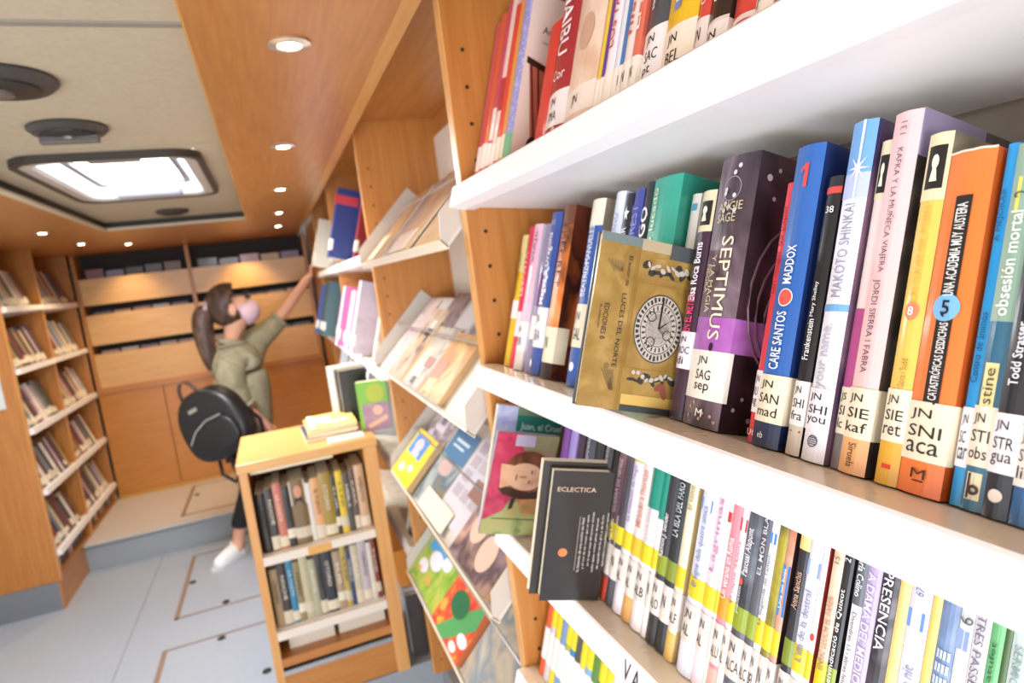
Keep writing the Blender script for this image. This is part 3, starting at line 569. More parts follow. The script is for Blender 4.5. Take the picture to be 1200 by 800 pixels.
def amig(root, w, h, d, fy):
    x = w+.0006
    MB().poly([(x, .008, .150), (x, .07, .132), (x, .085, .02), (x, .03, .02)]).build('cover_picture', mat('#b5604c', .4), root, fix=False)
    for k in range(5): MB().poly([(x+.0003, .010+.011*k, .148-.003*k), (x+.0003, .0125+.011*k, .148-.003*k), (x+.0003, .037+.008*k, .02), (x+.0003, .035+.008*k, .02)]).build('cover_picture', mat('#4a211b', .4), root, fix=False)
    MB().poly([(x+.0004, .004, .158), (x+.0004, .07, .142), (x+.0004, .07, .134), (x+.0004, .004, .149)]).build('cover_picture', mat('#3a1c18', .4), root, fix=False)
    MB().poly([(x+.0004, .03+.010*math.cos(t), .035+.016*math.sin(t)) for t in [i*math.pi/6 for i in range(12)]]).build('cover_picture', mat('#3a1c18', .4), root, fix=False)
    e = bpy.data.objects.new('cover_title', None); COL.objects.link(e); e.parent = root; e.matrix_local = frame((w, .0, 0), (0, 1, 0), (-1, 0, 0), (0, 0, 1))
    text(e, 'Amigos', .040, .198, .038, .013, 0, mat('#5b4642', .4)); text(e, 'viento y sol', .036, .182, .028, .005, 0, mat('#8f7a74', .4))
S0(.860, .031, .248, art(['#b9b3dc', '#7f86c4', '#d9d5ea'], 120, seed=2, stretch=(1, 1, 3)), '#ecd3c6', 'lilac striped thin book with an Amigos cover showing a big red skirt', sub=amig, bands=[(.0, .05, '#6fb58c')])
S0(.742, .032, .162, '#d23a3a', '#c93434', 'bright red book with plain spine, before the dark red lettered one', bulge=.001)
S0(.709, .051, .300, '#a32a35', '#8f2430', 'thick dark red hardback with large white ornamental lettering, top shelf', hard=True, stick=(.02, .062, 'JN\nIMA', '#efe6e6'), texts=[('REINAIBU', .5, .165, .12, .026, -90, '#f3e6e4', .01), ('Cor', .5, .082, .03, .012, 0, '#f3e6e4')])
S0(.657, .067, .30, art(['#d9b79a', '#ecd6c1', '#c9977c'], 18, seed=4), '#d8b89d', 'thick cream and rose picture book beside the dark red hardback', hard=True, stick=(.02, .05, 'JN', '#efe4d8'), sub=lambda r, w, h, d, fy: curve_flat(r, w, fy, [ell(w*.5, .11, .016, .02), ell(w*.55, .18, .012, .012)], mat('#cba48c', .5)))
for i, (Y, w_, cs, cc, lb, tx) in enumerate([
  (.589, .009, '#e0c04a', '#d9b93f', 'thin yellow paperback after the thick cream book on the top shelf', None),
  (.5795, .007, '#5a3f92', '#8f80b5', 'thin violet paperback after the yellow one on the top shelf', None),
  (.572, .018, '#ece4ea', '#e5dbe2', 'white paperback with red vertical title on the top shelf', ('LOS TALLERES', '#c93a4a')),
  (.5535, .010, '#d9dfea', '#bfcadd', 'thin bluish white paperback after the red titled one, top shelf', None),
  (.543, .007, '#3f78b5', '#356ba6', 'thin blue paperback on the top shelf, left of thin reddish ones', None),
  (.5355, .014, '#e8d9cf', '#e0cfc4', 'thin cream paperback between blue and salmon ones on the top shelf', ('historias', '#b5535a')),
  (.521, .0125, '#d9735f', '#cf6651', 'thin salmon red paperback before the dark teal book, top shelf', ('El secreto', '#f6e6df'))]):
    S0(Y, w_, .24, cs, cc, lb, stick=(.012, .045, 'JN' if i > 3 else '', '#f0e7da'), texts=[(tx[0], .5, .12, .10, w_*.5, 90, tx[1], .01)] if tx else [])
S0(.507, .039, .25, '#46525a', '#39444c', 'dark slate book with white rounded sticker reading JN SAC', stick=(.012, .062, 'JN\nSAC\npt', '#f3eeec'), texts=[('María Ángeles', .35, .11, .06, .010, -90, '#e5e9ea', .01), ('Angels', .7, .12, .04, .009, -90, '#e5e9ea')], du=.004)
S0(.467, .043, .25, '#e2b92f', '#d0a52a', 'yellow book with blue padlock picture on the top shelf', hard=True, stick=(.008, .046, 'JN\nBEL', '#f3e6d2'), sub=lambda r, w, h, d, fy: (curve_flat(r, w, fy, [ell(w*.42, .108, .009, .014), rect(w*.30, w*.54, .06, .095)], mat('#7a86b5', .4)), curve_flat(r, w, fy, [ell(w*.42, .108, .005, .009), rect(w*.36, w*.48, .066, .09)], mat('#d9dcea', .4), 'spine_picture', .0012)))
S0(.4225, .014, .24, '#cf4a40', '#c2433a', 'thin red paperback after the yellow padlock book, top shelf', stick=(.01, .04, 'JN', '#e9dcd8'), texts=[('Cuentos de la luna', .5, .085, .07, .006, 90, '#f5dfda')])
S0(.407, .023, .24, '#25211f', '#2e2a28', 'black paperback lettered Leyenda between two red ones, top shelf', stick=(.008, .028, 'JN', '#efe9e2'), bands=[(.028, .031, '#d9d2ca')], texts=[('Leyenda', .5, .07, .05, .009, 90, '#f0e9e0', .01)])
S0(.382, .026, .24, '#d5483f', '#c94138', 'red hardback after the black Leyenda book on the top shelf', bands=[(.02, .024, '#efe0da')], du=.003)
S0(.355, .016, .24, '#e9dcc0', '#d9cbad', 'cream paperback at the upper picture edge, sticker JN', stick=(.008, .05, 'JN', '#f3ecdd'), texts=[('El mar', .5, .10, .05, .007, 90, '#6b5a44')])
for i, (Y, w_, c) in enumerate(((.337, .022, '#b5483a'), (.313, .022, '#e6e0d6'))): S0(Y, w_, .23, c, c, ['russet hardback beyond the cream one on the top shelf, nearly out of view', 'off-white hardback past the russet one, at the very picture edge'][i])
# --- third shelf
G2_ = 'books on the third shelf of the nearest bookcase'
YT = dict(zip([728,736,745,756,767,780,787,798,810,820,826,844,857,861,872,880,896,907,916,927,935,941,953,968,975,980,992,1003,1008,1019,1037,1057,1071,1095,1108,1128,1145,1165,1181,1190,1215], [.696,.679,.661,.640,.620,.597,.586,.568,.550,.535,.527,.503,.486,.481,.468,.459,.441,.430,.421,.410,.402,.397,.386,.373,.367,.363,.353,.344,.341,.332,.320,.306,.297,.282,.275,.263,.254,.244,.236,.232,.220]))
YE, WS = '#dfcb1c', '#ddd2c9'
def S2(x0, x1, cs, cc, label, title=None, tc='#3a3a44', tr=90, tz=.15, tl=.07, band=YE, stk='JN', h=.215, extra=(), texts=(), sub=None, du=0):
    Y0, Y1 = YT[x0], YT[x1]; w_ = Y0-Y1-.0003
    bands = list(extra)+([(.080, .102, band)] if band else [])
    tx = list(texts)+([(title, .5, tz, tl, min(w_*.55, .011), tr, tc, .005)] if title else [])
    return make_book(pose(2, Y0, du), w_, h, .13, cs, cc, label, group=G2_, bands=bands, stick=(.034, .074, stk, WS, .006) if stk is not None else None, texts=tx, sub=sub, seg=4)
S2(728, 736, '#7d5f68', '#544a52', 'brown violet paperback right beside the black face-out book, third shelf', 'GUERRA DE NIÑEZ', '#e6cfe0', extra=[(0, .03, '#b5402e')], stk='')
S2(736, 745, '#4f4a52', '#45414a', 'dark grey paperback with white top figures, third shelf', '3.1', '#f3f3f3', 0, .20, .012)
S2(745, 756, '#ebe3f0', '#d5c9e0', 'white paperback with orange corner at its top, third shelf', 'La invención de Hugo', '#9a86b8', extra=[(.19, .215, '#eab53a')], stk='JN\nAL')
S2(756, 767, '#f0dad6', '#e6ccc8', 'pale pink paperback with thin lilac edge, third shelf', 'Mirando a l\'horitzó', '#c98a70', band='#e6b92a', stk='JN\nAL', extra=[(0, .03, '#d9a55c')])
S2(767, 780, '#f3ece9', '#ece2e0', 'white paperback with dark green upper block, third shelf', 'La porta estreta', '#d0b9c4', extra=[(.145, .2, '#0f8873')], tz=.125, tl=.04, stk='JN\nALB')
S2(780, 787, '#f1ebe9', '#2f2c30', 'slim white paperback with green upper block beside a charcoal one', None, extra=[(.138, .215, '#0f8873')], stk='JN')
S2(787, 798, '#35333a', '#2b2a30', 'charcoal paperback with white title, beside the green topped slim one', 'Ramon J. Sender', '#f1f1f1', tz=.125, tl=.05, band='#8c9a1f', stk='JN\nALO', extra=[(0, .03, '#2b2728')])
S2(798, 810, '#22272b', '#a98a64', 'black paperback with tan board, before the cream book on the third shelf', 'LA ISLA DEL FARO', '#c9d3d0', tz=.16, tl=.06, band='#7f8c2a', stk='JN')
S2(810, 820, '#f2e8c4', '#cbb27c', 'cream book with tan board, third shelf, beside the pale blue one', 'El vaixell', '#a99a70', tz=.18, tl=.03, stk='JN\nALF', extra=[(0, .03, '#dcb35f')])
S2(826, 844, '#dfe3f4', '#cdd3e6', 'pale blue paperback with royal blue square, third shelf', 'El signe dels quatre amics', '#7d87a8', tz=.135, tl=.085, stk='JN\nAL', sub=lambda r, w, h, d, fy: curve_flat(r, w, fy, [rect(0, w*.8, .172, .185)], mat('#6f8fdc', .4)))
S2(844, 857, '#efdbe4', '#e2c9d5', 'pale lilac pink paperback with flowing title, third shelf', 'Lágrimas', '#b78aa5', tz=.155, tl=.075, stk='JN\nAL')
S2(857, 861, '#f3e6e4', '#e9dad8', 'very thin white paperback with a red square, left of the pink one', None, stk='', sub=lambda r, w, h, d, fy: curve_flat(r, w, fy, [rect(0, w, .172, .182)], mat('#c9333d', .4)))
S2(861, 872, '#e58a94', '#d87883', 'rose pink paperback with white title, third shelf', 'Un verano en Roma', '#fbe6e6', tz=.13, tl=.06, band='#e0941f', stk='JN\nALU', extra=[(.0, .03, '#d8a79a')])
S2(872, 880, '#f4e4ea', '#e9d6de', 'white pink paperback with a bright red square, third shelf', 'El rapte d\'Elena', '#b56a80', tz=.13, tl=.06, stk='JN\nAL', sub=lambda r, w, h, d, fy: curve_flat(r, w, fy, [rect(0, w, .17, .182)], mat('#cf333f', .4)))
S2(880, 896, art(['#2f323c', '#565a66', '#7a7e8a'], 30, seed=7), '#3a3c46', 'grey black clouded book with small orange dot and white signature', 'Pascual Alapont', '#f0eff2', tz=.155, tl=.045, band='#8fa02c', stk='JN\nALCA', sub=lambda r, w, h, d, fy: curve_flat(r, w, fy, [ell(w*.25, .125, .003, .0035)], mat('#e0663a', .4)), texts=[('plàncton', .3, .108, .025, .006, 90, '#f0eff2')])
S2(896, 907, '#5b5c66', '#4a4b55', 'mid grey book lettered with lost cities, after the clouded one', 'EL MÓN BLAU', '#cfd0d8', tz=.17, tl=.06, band='#8fa02c', stk='JN\nALC')
S2(907, 916, '#eef0f3', '#9a8a3a', 'white paperback with a blue square and olive board, third shelf', 'La llegenda de l\'amor', '#5b5f72', tz=.13, tl=.065, stk='JN\nBEL', sub=lambda r, w, h, d, fy: curve_flat(r, w, fy, [rect(0, w*.9, .172, .182)], mat('#4f86cf', .4)))
S2(916, 927, art(['#1f1c1c', '#a89a2c', '#3a3426'], 14, seed=5), art(['#a89a2c', '#6b6224'], 14), 'black and olive paperback beside the white one with blue square', None, stk='JN')
S2(927, 935, art(['#e2895a', '#d9a089', '#c96f44'], 22, seed=3), '#3a2a2c', 'orange paperback with bright blue title panel, third shelf', None, stk='JN\nBO', sub=lambda r, w, h, d, fy: curve_flat(r, w, fy, [rect(0, w, .115, .16)], mat('#2f7fc9', .4)), texts=[('Una nit boja', .5, .14, .035, .004, 90, '#f3f6fa')])
S2(941, 953, '#23242b', '#1c1d23', 'black paperback with cream block at its head, third shelf', 'Anna Sanchis', '#cfa58a', tz=.145, tl=.032, band='#7d8f2a', stk='JN\nBO', extra=[(.18, .215, '#e9cf85')])
S2(953, 968, '#e4e6f4', '#b5443c', 'pale blue white paperback with sky blue square and red board', 'L\'illa de la destral', '#7d839c', tz=.12, tl=.06, stk='JN\nBO', sub=lambda r, w, h, d, fy: curve_flat(r, w, fy, [rect(0, w, .162, .175)], mat('#8aa0e2', .4)))
S2(968, 975, '#f1ece8', '#b5443c', 'slim white paperback with red dot, before the peach one', None, stk='JN', sub=lambda r, w, h, d, fy: curve_flat(r, w, fy, [ell(w*.5, .115, .002, .003)], mat('#cf4a3a', .4)))
S2(980, 992, '#f0cdb0', '#23222a', 'peach paperback with thin brown title, third shelf', 'ENRIC LLUCH EL FARER', '#a8826a', tz=.125, tl=.06, stk='JN', texts=[('15', .5, .185, .006, .005, 90, '#8a6f5c')])
S2(992, 1003, '#1f1f23', '#17171b', 'black book with white gothic title, third shelf', 'Reivindicació de Quixot', '#f1f1f1', tz=.125, tl=.08, band='#8fa02c', stk='JN', texts=[('21', .5, .19, .006, .005, 90, '#e9e9e9')])
S2(1008, 1019, '#f0eef2', '#dcd9e2', 'white book with grey head lettered Maria Colino, third shelf', 'Divendres 13 i altres històries inquietants', '#4a4a55', -90, .105, .095, stk=None, band=None, extra=[(.158, .215, '#5a6166')], texts=[('María Colino', .55, .182, .034, .0055, -90, '#f0f1f3', .01)])
S2(1019, 1037, '#b7a8cf', '#a090bc', 'lilac book with white serif title, beside the one lettered Presencia', 'A DAMA DEL MEDIO', '#e9e2f3', -90, .145, .085, stk=None, band=None)
S2(1037, 1057, art(['#38343c', '#4c4750', '#2c2930', '#7a747e'], 18, seed=8), '#3a363e', 'dark grey book lettered Presencia in white capitals, third shelf', 'PRESENCIA', '#f3f1f5', -90, .165, .06, stk=None, band=None)
S2(1057, 1071, '#efd488', '#e2c474', 'plain cream yellow book after Presencia, third shelf', None, band=None, stk=None)
S2(1071, 1095, '#e2e2f3', '#c9514a', 'pale lilac white book numbered 67 with a blue square', 'L\'ull de la nit', '#8a8aa8', tz=.115, tl=.045, stk=None, band=None, texts=[('67', .5, .19, .006, .006, 90, '#6a6a80')], sub=lambda r, w, h, d, fy: curve_flat(r, w, fy, [rect(0, w*.85, .163, .176)], mat('#6f92e0', .4)))
S2(1095, 1108, '#f0ce72', '#e0bd60', 'golden yellow book between the number 67 and the blue picture book', None, band=None, stk=None)
S2(1108, 1128, art(['#5d79a8', '#7f96bd', '#46608f'], 20, seed=9), '#41567f', 'blue grey picture book with pale windows on its spine', 'Ca', '#dfe6f2', 90, .115, .015, band=None, stk=None, sub=lambda r, w, h, d, fy: curve_flat(r, w, fy, [rect(w*.15+w*.2*i, w*.3+w*.2*i, .135+.009*j, .141+.009*j) for i in range(4) for j in range(3)], mat('#c6d6ea', .4)))
S2(1128, 1145, '#e0e4e0', '#cfd4d2', 'pale grey book numbered 6 with a dusty blue square', 'Los hijos', '#5d6266', tz=.125, tl=.03, band=None, stk=None, texts=[('6', .55, .185, .005, .008, 90, '#4a4d50')], sub=lambda r, w, h, d, fy: curve_flat(r, w, fy, [rect(0, w*.85, .165, .178)], mat('#8fa5d2', .4)))
S2(1145, 1165, '#e3dfe8', '#d2ccd9', 'pale grey lilac book lettered Res passes, third shelf', 'TRES PASSES PEL CEL', '#77727f', -90, .15, .085, band=None, stk=None)
S2(1165, 1181, '#69b878', '#4a7a45', 'green book lettered in dark dotted type near the picture edge', 'Quins patufet', '#2c5a38', tz=.15, tl=.06, band=None, stk=None)
S2(1181, 1190, '#4a6b3a', '#3a5530', 'narrow dark green book after the brighter green one', None, band=None, stk=None)
S2(1190, 1215, '#cfe0dc', '#b9cdc9', 'pale aqua book at the picture edge, third shelf', 'SERMÓN DE OSOS', '#8ba09c', -90, .15, .07, band=None, stk=None)
# spines glimpsed behind the two face-out books
for i, (Y, w_, c, hh) in enumerate(((.885, .022, '#7a4a9a', .215), (.860, .024, '#a18fd0', .21), (.832, .02, '#3a2a40', .20), (.808, .028, '#4c5260', .205), (.778, .022, '#2c2c32', .2), (.752, .020, '#55555c', .2), (.728, .016, '#1f1f24', .195))):
    make_book(pose(2, Y, .012), w_, hh, .12, c, c, ['purple spine just right of the portrait book, third shelf', 'lilac spine behind the portrait book, third shelf', 'deep plum spine between the portrait and black books, third shelf', 'slate spine with pale title above the black face-out book', 'near-black spine above the black face-out book', 'mid grey spine above the black face-out book, with white marks', 'thin black spine last before the brown violet paperback'][i], group=G2_, texts=[('novela', .5, .17, .04, .008, 90, '#cfcfd8')] if i in (3, 5) else [], stick=None, seg=4)
# face-out books pulled forward on the third shelf
def xz(o, x, z):
    x = Vector(x).normalized(); z = Vector(z); z = (z-x*z.dot(x)).normalized(); return frame(Vector(o), x, z.cross(x), z)
def leanframe(o, yaw, lean=17):
    x = Vector((math.cos(math.radians(yaw)), -math.sin(math.radians(yaw)), -.08)).normalized(); z = Vector((math.sin(math.radians(lean)), .02, math.cos(math.radians(lean)))); z = (z-x*z.dot(x)).normalized()
    return frame(o, x, z.cross(x), z)
def ecl(root, w, h):
    text(root, 'ECLECTICA', .032, h*.865, .050, .0058, 0, mat('#d8b59c', .4)); rr = random.Random(5)
    for k in range(9):
        text(root, ['la historia de una noche sin final', 'y el eco de las voces que se oyen', 'en la casa vieja del puerto donde', 'nadie quiso volver jamás después', 'de aquella tarde gris y de lluvia', 'que todos recordaban con temor', 'hasta el día en que llegó la carta', 'con un sello negro y sin nombre', 'firmada solo por la mano del viento'][k], .045+.0065*k, h*.44+.004*(k % 3), h*.42, .0036, 90, mat('#d9d2c8', .5))
    flat(root, [rect(.0402, .0412, h*.24, h*.66)], mat('#8f887e', .5)); flat(root, [ell(.023, h*.38, .006, .0055)], mat('#e07a3c', .5))
face_book(xz((.253, .698, -.4276), (.9586, -.18, -.2205), (.207, -.0906, .974)), .078, .172, .018, mat('#221e1d', .3, 0, .4), '#221e1d', 'black book face out with tiny white text, page edges toward the aisle', ecl, hard=True)
face_book(xz((.2475, .718, -.4262), (.9586, -.18, -.2205), (.207, -.0906, .974)), .085, .179, .014, '#2c2826', '#e9dfcc', 'cream edged dark book directly behind the black face-out one', None, hard=True)
def por(root, w, h):
    hair = art(['#3a1f15', '#6b3a22', '#8f5533'], 60, seed=4, stretch=(1, 1, .3)); skn = art(['#c9946f', '#d9aa86', '#e0b592'], 25, seed=2, detail=1)
    flat(root, [rect(0, w, 0, h*.34)], art(['#6f7a45', '#97a066', '#a8965a'], 40, seed=2), y=-.0005)
    flat(root, [[(0, h), (w*.42, h), (w*.46, h*.84), (w*.24, h*.66), (w*.2, h*.5), (w*.42, h*.40), (w*.3, h*.24), (.0, h*.14)]], art(['#9c2244', '#b83252', '#c44a66'], 40, seed=2), y=-.0007)
    flat(root, [ell(w*.60, h*.63, w*.40, h*.205, 22, -10), ell(w*.86, h*.55, w*.16, h*.17, 18), ell(w*.5, h*.72, w*.25, h*.11, 18, 12)], hair, y=-.0009)
    flat(root, [[(w*.14, h*.70), (w*.34, h*.69), (w*.34, h*.49), (w*.18, h*.46)], ell(w*.56, h*.585, w*.30, h*.135, 24, -5)], skn, y=-.0011)
    flat(root, [ell(w*.66, h*.635, w*.016, h*.022, 12), ell(w*.64, h*.535, w*.016, h*.022, 12), ell(w*.42, h*.575, w*.014, h*.032, 12)], mat('#7d4636', .5), y=-.0013)
    flat(root, [ell(w*.71, h*.637, w*.008, h*.032, 12), ell(w*.69, h*.53, w*.008, h*.032, 12), ell(w*.53, h*.582, w*.07, h*.012, 12)], mat('#b27c5c', .5), y=-.0012)
    flat(root, [[(w*.14, h*.47), (w*.3, h*.48), (w*.6, h*.43), (w*.95, h*.46), (w*.98, h*.38), (w*.55, h*.36), (w*.25, h*.40)], [(w*.40, h*.37), (w*.47, h*.37), (w*.45, h*.27), (w*.38, h*.25)]], art(['#2a1812', '#4a2a1c'], 50, seed=1), y=-.0010)
    flat(root, [[(w*.5, h*.36), (w, h*.38), (w, h*.2), (w*.6, h*.22)]], art(['#a8653c', '#c08a55', '#8f7a45'], 30, seed=2), y=-.0008); flat(root, [rect(0, w, h*.86, h)], art(['#7d8058', '#9a9468'], 30), y=-.0006); flat(root, [rect(w*.3, w*.62, h*.88, h*.99)], mat('#b5a7bd', .4), 'sticker', -.0012)
    flat(root, [rect(w*.15, w, h*.155, h*.163)], mat('#55502f', .5), y=-.001)
face_book(xz((.2451, .9166, -.4187), (.9557, -.0349, -.2922), (.285, -.12, .95)), .105, .170, .009, '#8f7a56', '#b9b0c9', 'face-out book with a sideways painted portrait of a red-haired woman', por, hard=True)
def juan(root, w, h):
    flat(root, [rect(w*.3, w, h*.74, h*.93)], mat('#1f7462', .4), y=-.0006); flat(root, [rect(0, w*.3, 0, h)], art(['#8f93c4', '#c3c6dd'], 40, seed=3), y=-.0005)
    text(root, 'Juan, el Cruel', w*.68, h*.835, w*.62, h*.075, 0, mat('#dfe9e2', .4))
face_book(xz((.262, .958, -.4215), (.9557, -.0349, -.2922), (.2924, 0, .9563)), .12, .200, .012, '#6f8a66', '#c9c9da', 'book with a green title box behind the portrait book, top hidden by shelf', juan)
# --- bottom visible shelf
G3 = 'books on the lowest visible shelf of the nearest bookcase'
Y3 = [.972, .954, .935, .915, .896, .878, .861, .843, .826, .805, .785, .766, .747, .726, .705, .684, .662, .64]
C3 = [('#d9562f', 'orange red'), ('#c9c4cf', 'pale grey'), ('#d9c92a', 'lemon yellow'), ('#6f8fc0', 'dusty blue'), ('#a0a83a', 'olive green'), ('#2f78b5', 'strong blue'), ('#4a4a44', 'charcoal'), ('#e0cb3a', 'mustard yellow'), ('#7aa7c9', 'light blue'), ('#55802f', 'leaf green'), ('#394a5a', 'slate'), ('#b5b83a', 'lime'), ('#e6e2dc', 'off-white'), ('#3a5a96', 'navy'), ('#c3bfae', 'beige'), ('#8a9a3a', 'moss green'), ('#dcd6cf', 'cream')]
for i, (c, nm) in enumerate(C3):
    make_book(pose(3, Y3[i], .0), Y3[i]-Y3[i+1]-.0005, .185+.012*((i*5) % 4), .13, c, c, f'{nm} book on the lowest visible shelf, {OW[i]} from the drilled panel', group=G3, bands=[(.095, .125, YE)] if i % 3 else [], stick=(.03, .085, '', '#ece6e2'), seg=4, texts=[('relatos', .5, .15, .04, .007, 90, '#f3f3ee')] if i % 2 else [])
# letters printed on the shelf lip
lp = bpy.data.objects.new('lip_print', None); COL.objects.link(lp); lp.parent = NS[2]
a1 = Vector((.302, .575, -.444)); xv = Vector((0, -1, 0)); zv = Vector((.0102, 0, .0315)).normalized(); lp.matrix_local = frame(a1+Vector((-.0007, 0, 0)), xv, zv.cross(xv), zv)
text(lp, 'V', .010, -.0165, .013, .022, 0, ink); text(lp, 'A', .0285, -.0165, .014, .022, 0, ink)
# ------------------------------------------------------------------ magazines on the sloped display
def slope_pose(zl, Y, s, n):
    p = P3(s, n, Y, zl); return frame(p, (0, -1, 0), (Q, 0, -Q), (Q, 0, Q))
GM = 'magazines on the sloped display'
def mag(k, Y0, Y1, s0, s1, n, t, front, label, pic=None, back='#d8cdbb', cat='magazine', name='magazine'):
    return face_book(slope_pose(ZD[k], Y0, s0, n+t), Y0-Y1, s1-s0, t, front, back, label, pic, name=name, cat=cat, group=GM)
def stripes(cols, seed):
    r_ = random.Random(seed)
    def f(root, w, h):
        for c in cols:
            x0 = r_.uniform(0, .55)*w; z0 = r_.uniform(0, .7)*h
            flat(root, [rect(x0, min(w, x0+w*r_.uniform(.2, .45)), z0, min(h, z0+h*r_.uniform(.15, .3)))], mat(c, .45), y=-.0005-.0002*cols.index(c))
    return f
# row 0
mag(0, 2.02, 1.86, .004, .27, .001, .004, art(['#b9a08a', '#e0cdb9', '#8f7460'], 14, seed=1), 'cream and brown magazine at the inner end of the upper display shelf')
mag(0, 1.93, 1.72, .004, .262, .006, .004, art(['#cfa05c', '#a8774a', '#e2c08a'], 10, seed=2, stretch=(3, 1, 1)), 'ochre magazine leaning over the cream one, upper display shelf')
mag(0, 1.72, 1.50, .004, .27, .001, .005, art(['#8d7f86', '#b5a3a0', '#6d5f66'], 10, seed=3), 'greyish mauve magazine in the middle of the upper display shelf')
mag(0, 1.56, 1.32, .004, .265, .007, .004, art(['#b59a84', '#d5beaa', '#94776a'], 9, seed=4), 'tan magazine overlapping the mauve one, upper display shelf')
mag(0, 1.30, 1.085, .004, .255, .001, .005, art(['#b8a795', '#cdbfae'], 9, seed=5), 'pale brown magazine at the near end of the upper display shelf')
mag(0, 1.90, 1.78, .003, .09, .011, .003, '#efe3cf', 'small cream leaflet lying low on the upper display shelf', name='leaflet', cat='leaflet')
mag(0, 1.55, 1.36, .003, .06, .012, .003, '#dedad9', 'small white leaflet lying low on the upper display shelf', name='leaflet', cat='leaflet')
# row 1
mag(1, 2.0, 1.845, .004, .275, .001, .004, art(['#cdb0ae', '#e0c9c4', '#b59a9c'], 12, seed=6), 'pale rose magazine at the inner end of the second display shelf', stripes(['#e6d9d6', '#bfa9ae'], 1))
mag(1, 1.84, 1.67, .004, .24, .001, .005, art(['#5d4a44', '#c9a78d', '#e0cdb4', '#7d5f52'], 11, seed=7), 'brown and cream photo magazine, second display shelf', stripes(['#efe6d8', '#3a2c28', '#c9a07a'], 2))
mag(1, 1.66, 1.635, .004, .20, .001, .004, '#d9b448', 'narrow yellow booklet between two photo magazines, second display shelf', name='booklet', cat='booklet')
mag(1, 1.63, 1.445, .004, .185, .001, .008, art(['#a29a94', '#d9d2c6', '#776d6a'], 12, seed=8), 'grey photo magazine with a cream foot, second display shelf', stripes(['#efe2b8', '#4a4042', '#e9e4dc', '#a86a5a'], 3))
mag(1, 1.43, 1.245, .004, .175, .001, .014, art(['#d8a645', '#c98a4a', '#e6c87a', '#a8683c'], 7, seed=9), 'golden orange picture book, second display shelf', stripes(['#efd58a', '#b5744a'], 4), back='#c9a77c', name='book', cat='book')
mag(1, 1.72, 1.56, .185, .30, .001, .004, art(['#4a3f48', '#8a7d84', '#2a2428'], 14, seed=10), 'dark photo magazine tucked high behind the grey one', None)
mag(1, 1.40, 1.17, .178, .30, .001, .004, art(['#5a3232', '#a39aa4', '#3c2c30'], 10, seed=11), 'maroon and grey magazine tucked high behind the golden book', None)
mag(1, 1.54, 1.41, .19, .30, .001, .004, '#cfc9ce', 'plain pale magazine tucked high between two dark ones', None)
# row 2
def yel(root, w, h):
    flat(root, [rect(w*.1, w*.75, h*.5, h*.93)], mat('#3a86d8', .4), y=-.0006); flat(root, [ell(w*.42, h*.73, w*.17, h*.13), rect(w*.3, w*.6, h*.52, h*.62)], mat('#e6c0c0', .4), y=-.0008); flat(root, [ell(w*.3, h*.2, w*.14, h*.09), ell(w*.65, h*.3, w*.12, h*.07)], mat('#f2e6c8', .4), y=-.0006)
mag(2, 1.985, 1.755, .004, .165, .008, .020, '#e8cf33', 'bright yellow comic with blue panel at inner end of the third display shelf', yel, back='#b99a6a', name='book', cat='book')
mag(2, 2.0, 1.77, .10, .275, .001, .006, art(['#9a8f98', '#d4c9cf', '#6b5f68', '#b8a8b0'], 16, seed=12), 'grey patterned magazine behind the yellow comic', stripes(['#c9bfca', '#77707c'], 5))
mag(2, 1.74, 1.55, .006, .245, .001, .006, art(['#6f8494', '#a9b3b0', '#4f6a80', '#8a7f5c'], 9, seed=13), 'blue grey landscape magazine, third display shelf', lambda r, w, h: (flat(r, [rect(0, w, h*.62, h)], mat('#2f6f9c', .4)), flat(r, [rect(w*.2, w*.8, h*.83, h*.87), rect(w*.2, w*.7, h*.76, h*.79)], mat('#cfe0ea', .4), y=-.0009), flat(r, [ell(w*.45, h*.5, w*.28, h*.1)], mat('#c9a8a0', .4), y=-.0008)), name='magazine')
mag(2, 1.545, 1.33, .03, .285, .001, .005, '#d5d0d8', 'white printed sheet with small pictures, third display shelf', lambda r, w, h: (flat(r, [rect(w*(.1+.3*i), w*(.34+.3*i), h*(.25+.16*j), h*(.37+.16*j)) for i in range(3) for j in range(4) if (i, j) != (1, 1)], mat('#b9a9b0', .45)), flat(r, [rect(w*.55, w*.95, h*.33, h*.52)], mat('#8f5a45', .4), y=-.0009)), name='magazine')
mag(2, 1.66, 1.42, .004, .06, .010, .003, '#f3ead0', 'pale yellow leaflet lying low on the third display shelf', name='leaflet', cat='leaflet')
mag(2, 1.325, 1.075, .004, .20, .001, .016, art(['#6d5560', '#caa08e', '#4a3a40', '#9a7d80'], 8, seed=14), 'mauve brown photo book at the near end of the third display shelf', lambda r, w, h: flat(r, [ell(w*.3, h*.45, w*.16, h*.2), ell(w*.65, h*.3, w*.16, h*.2)], mat('#dcb8a4', .4)), back='#b98f5c', name='book', cat='book')
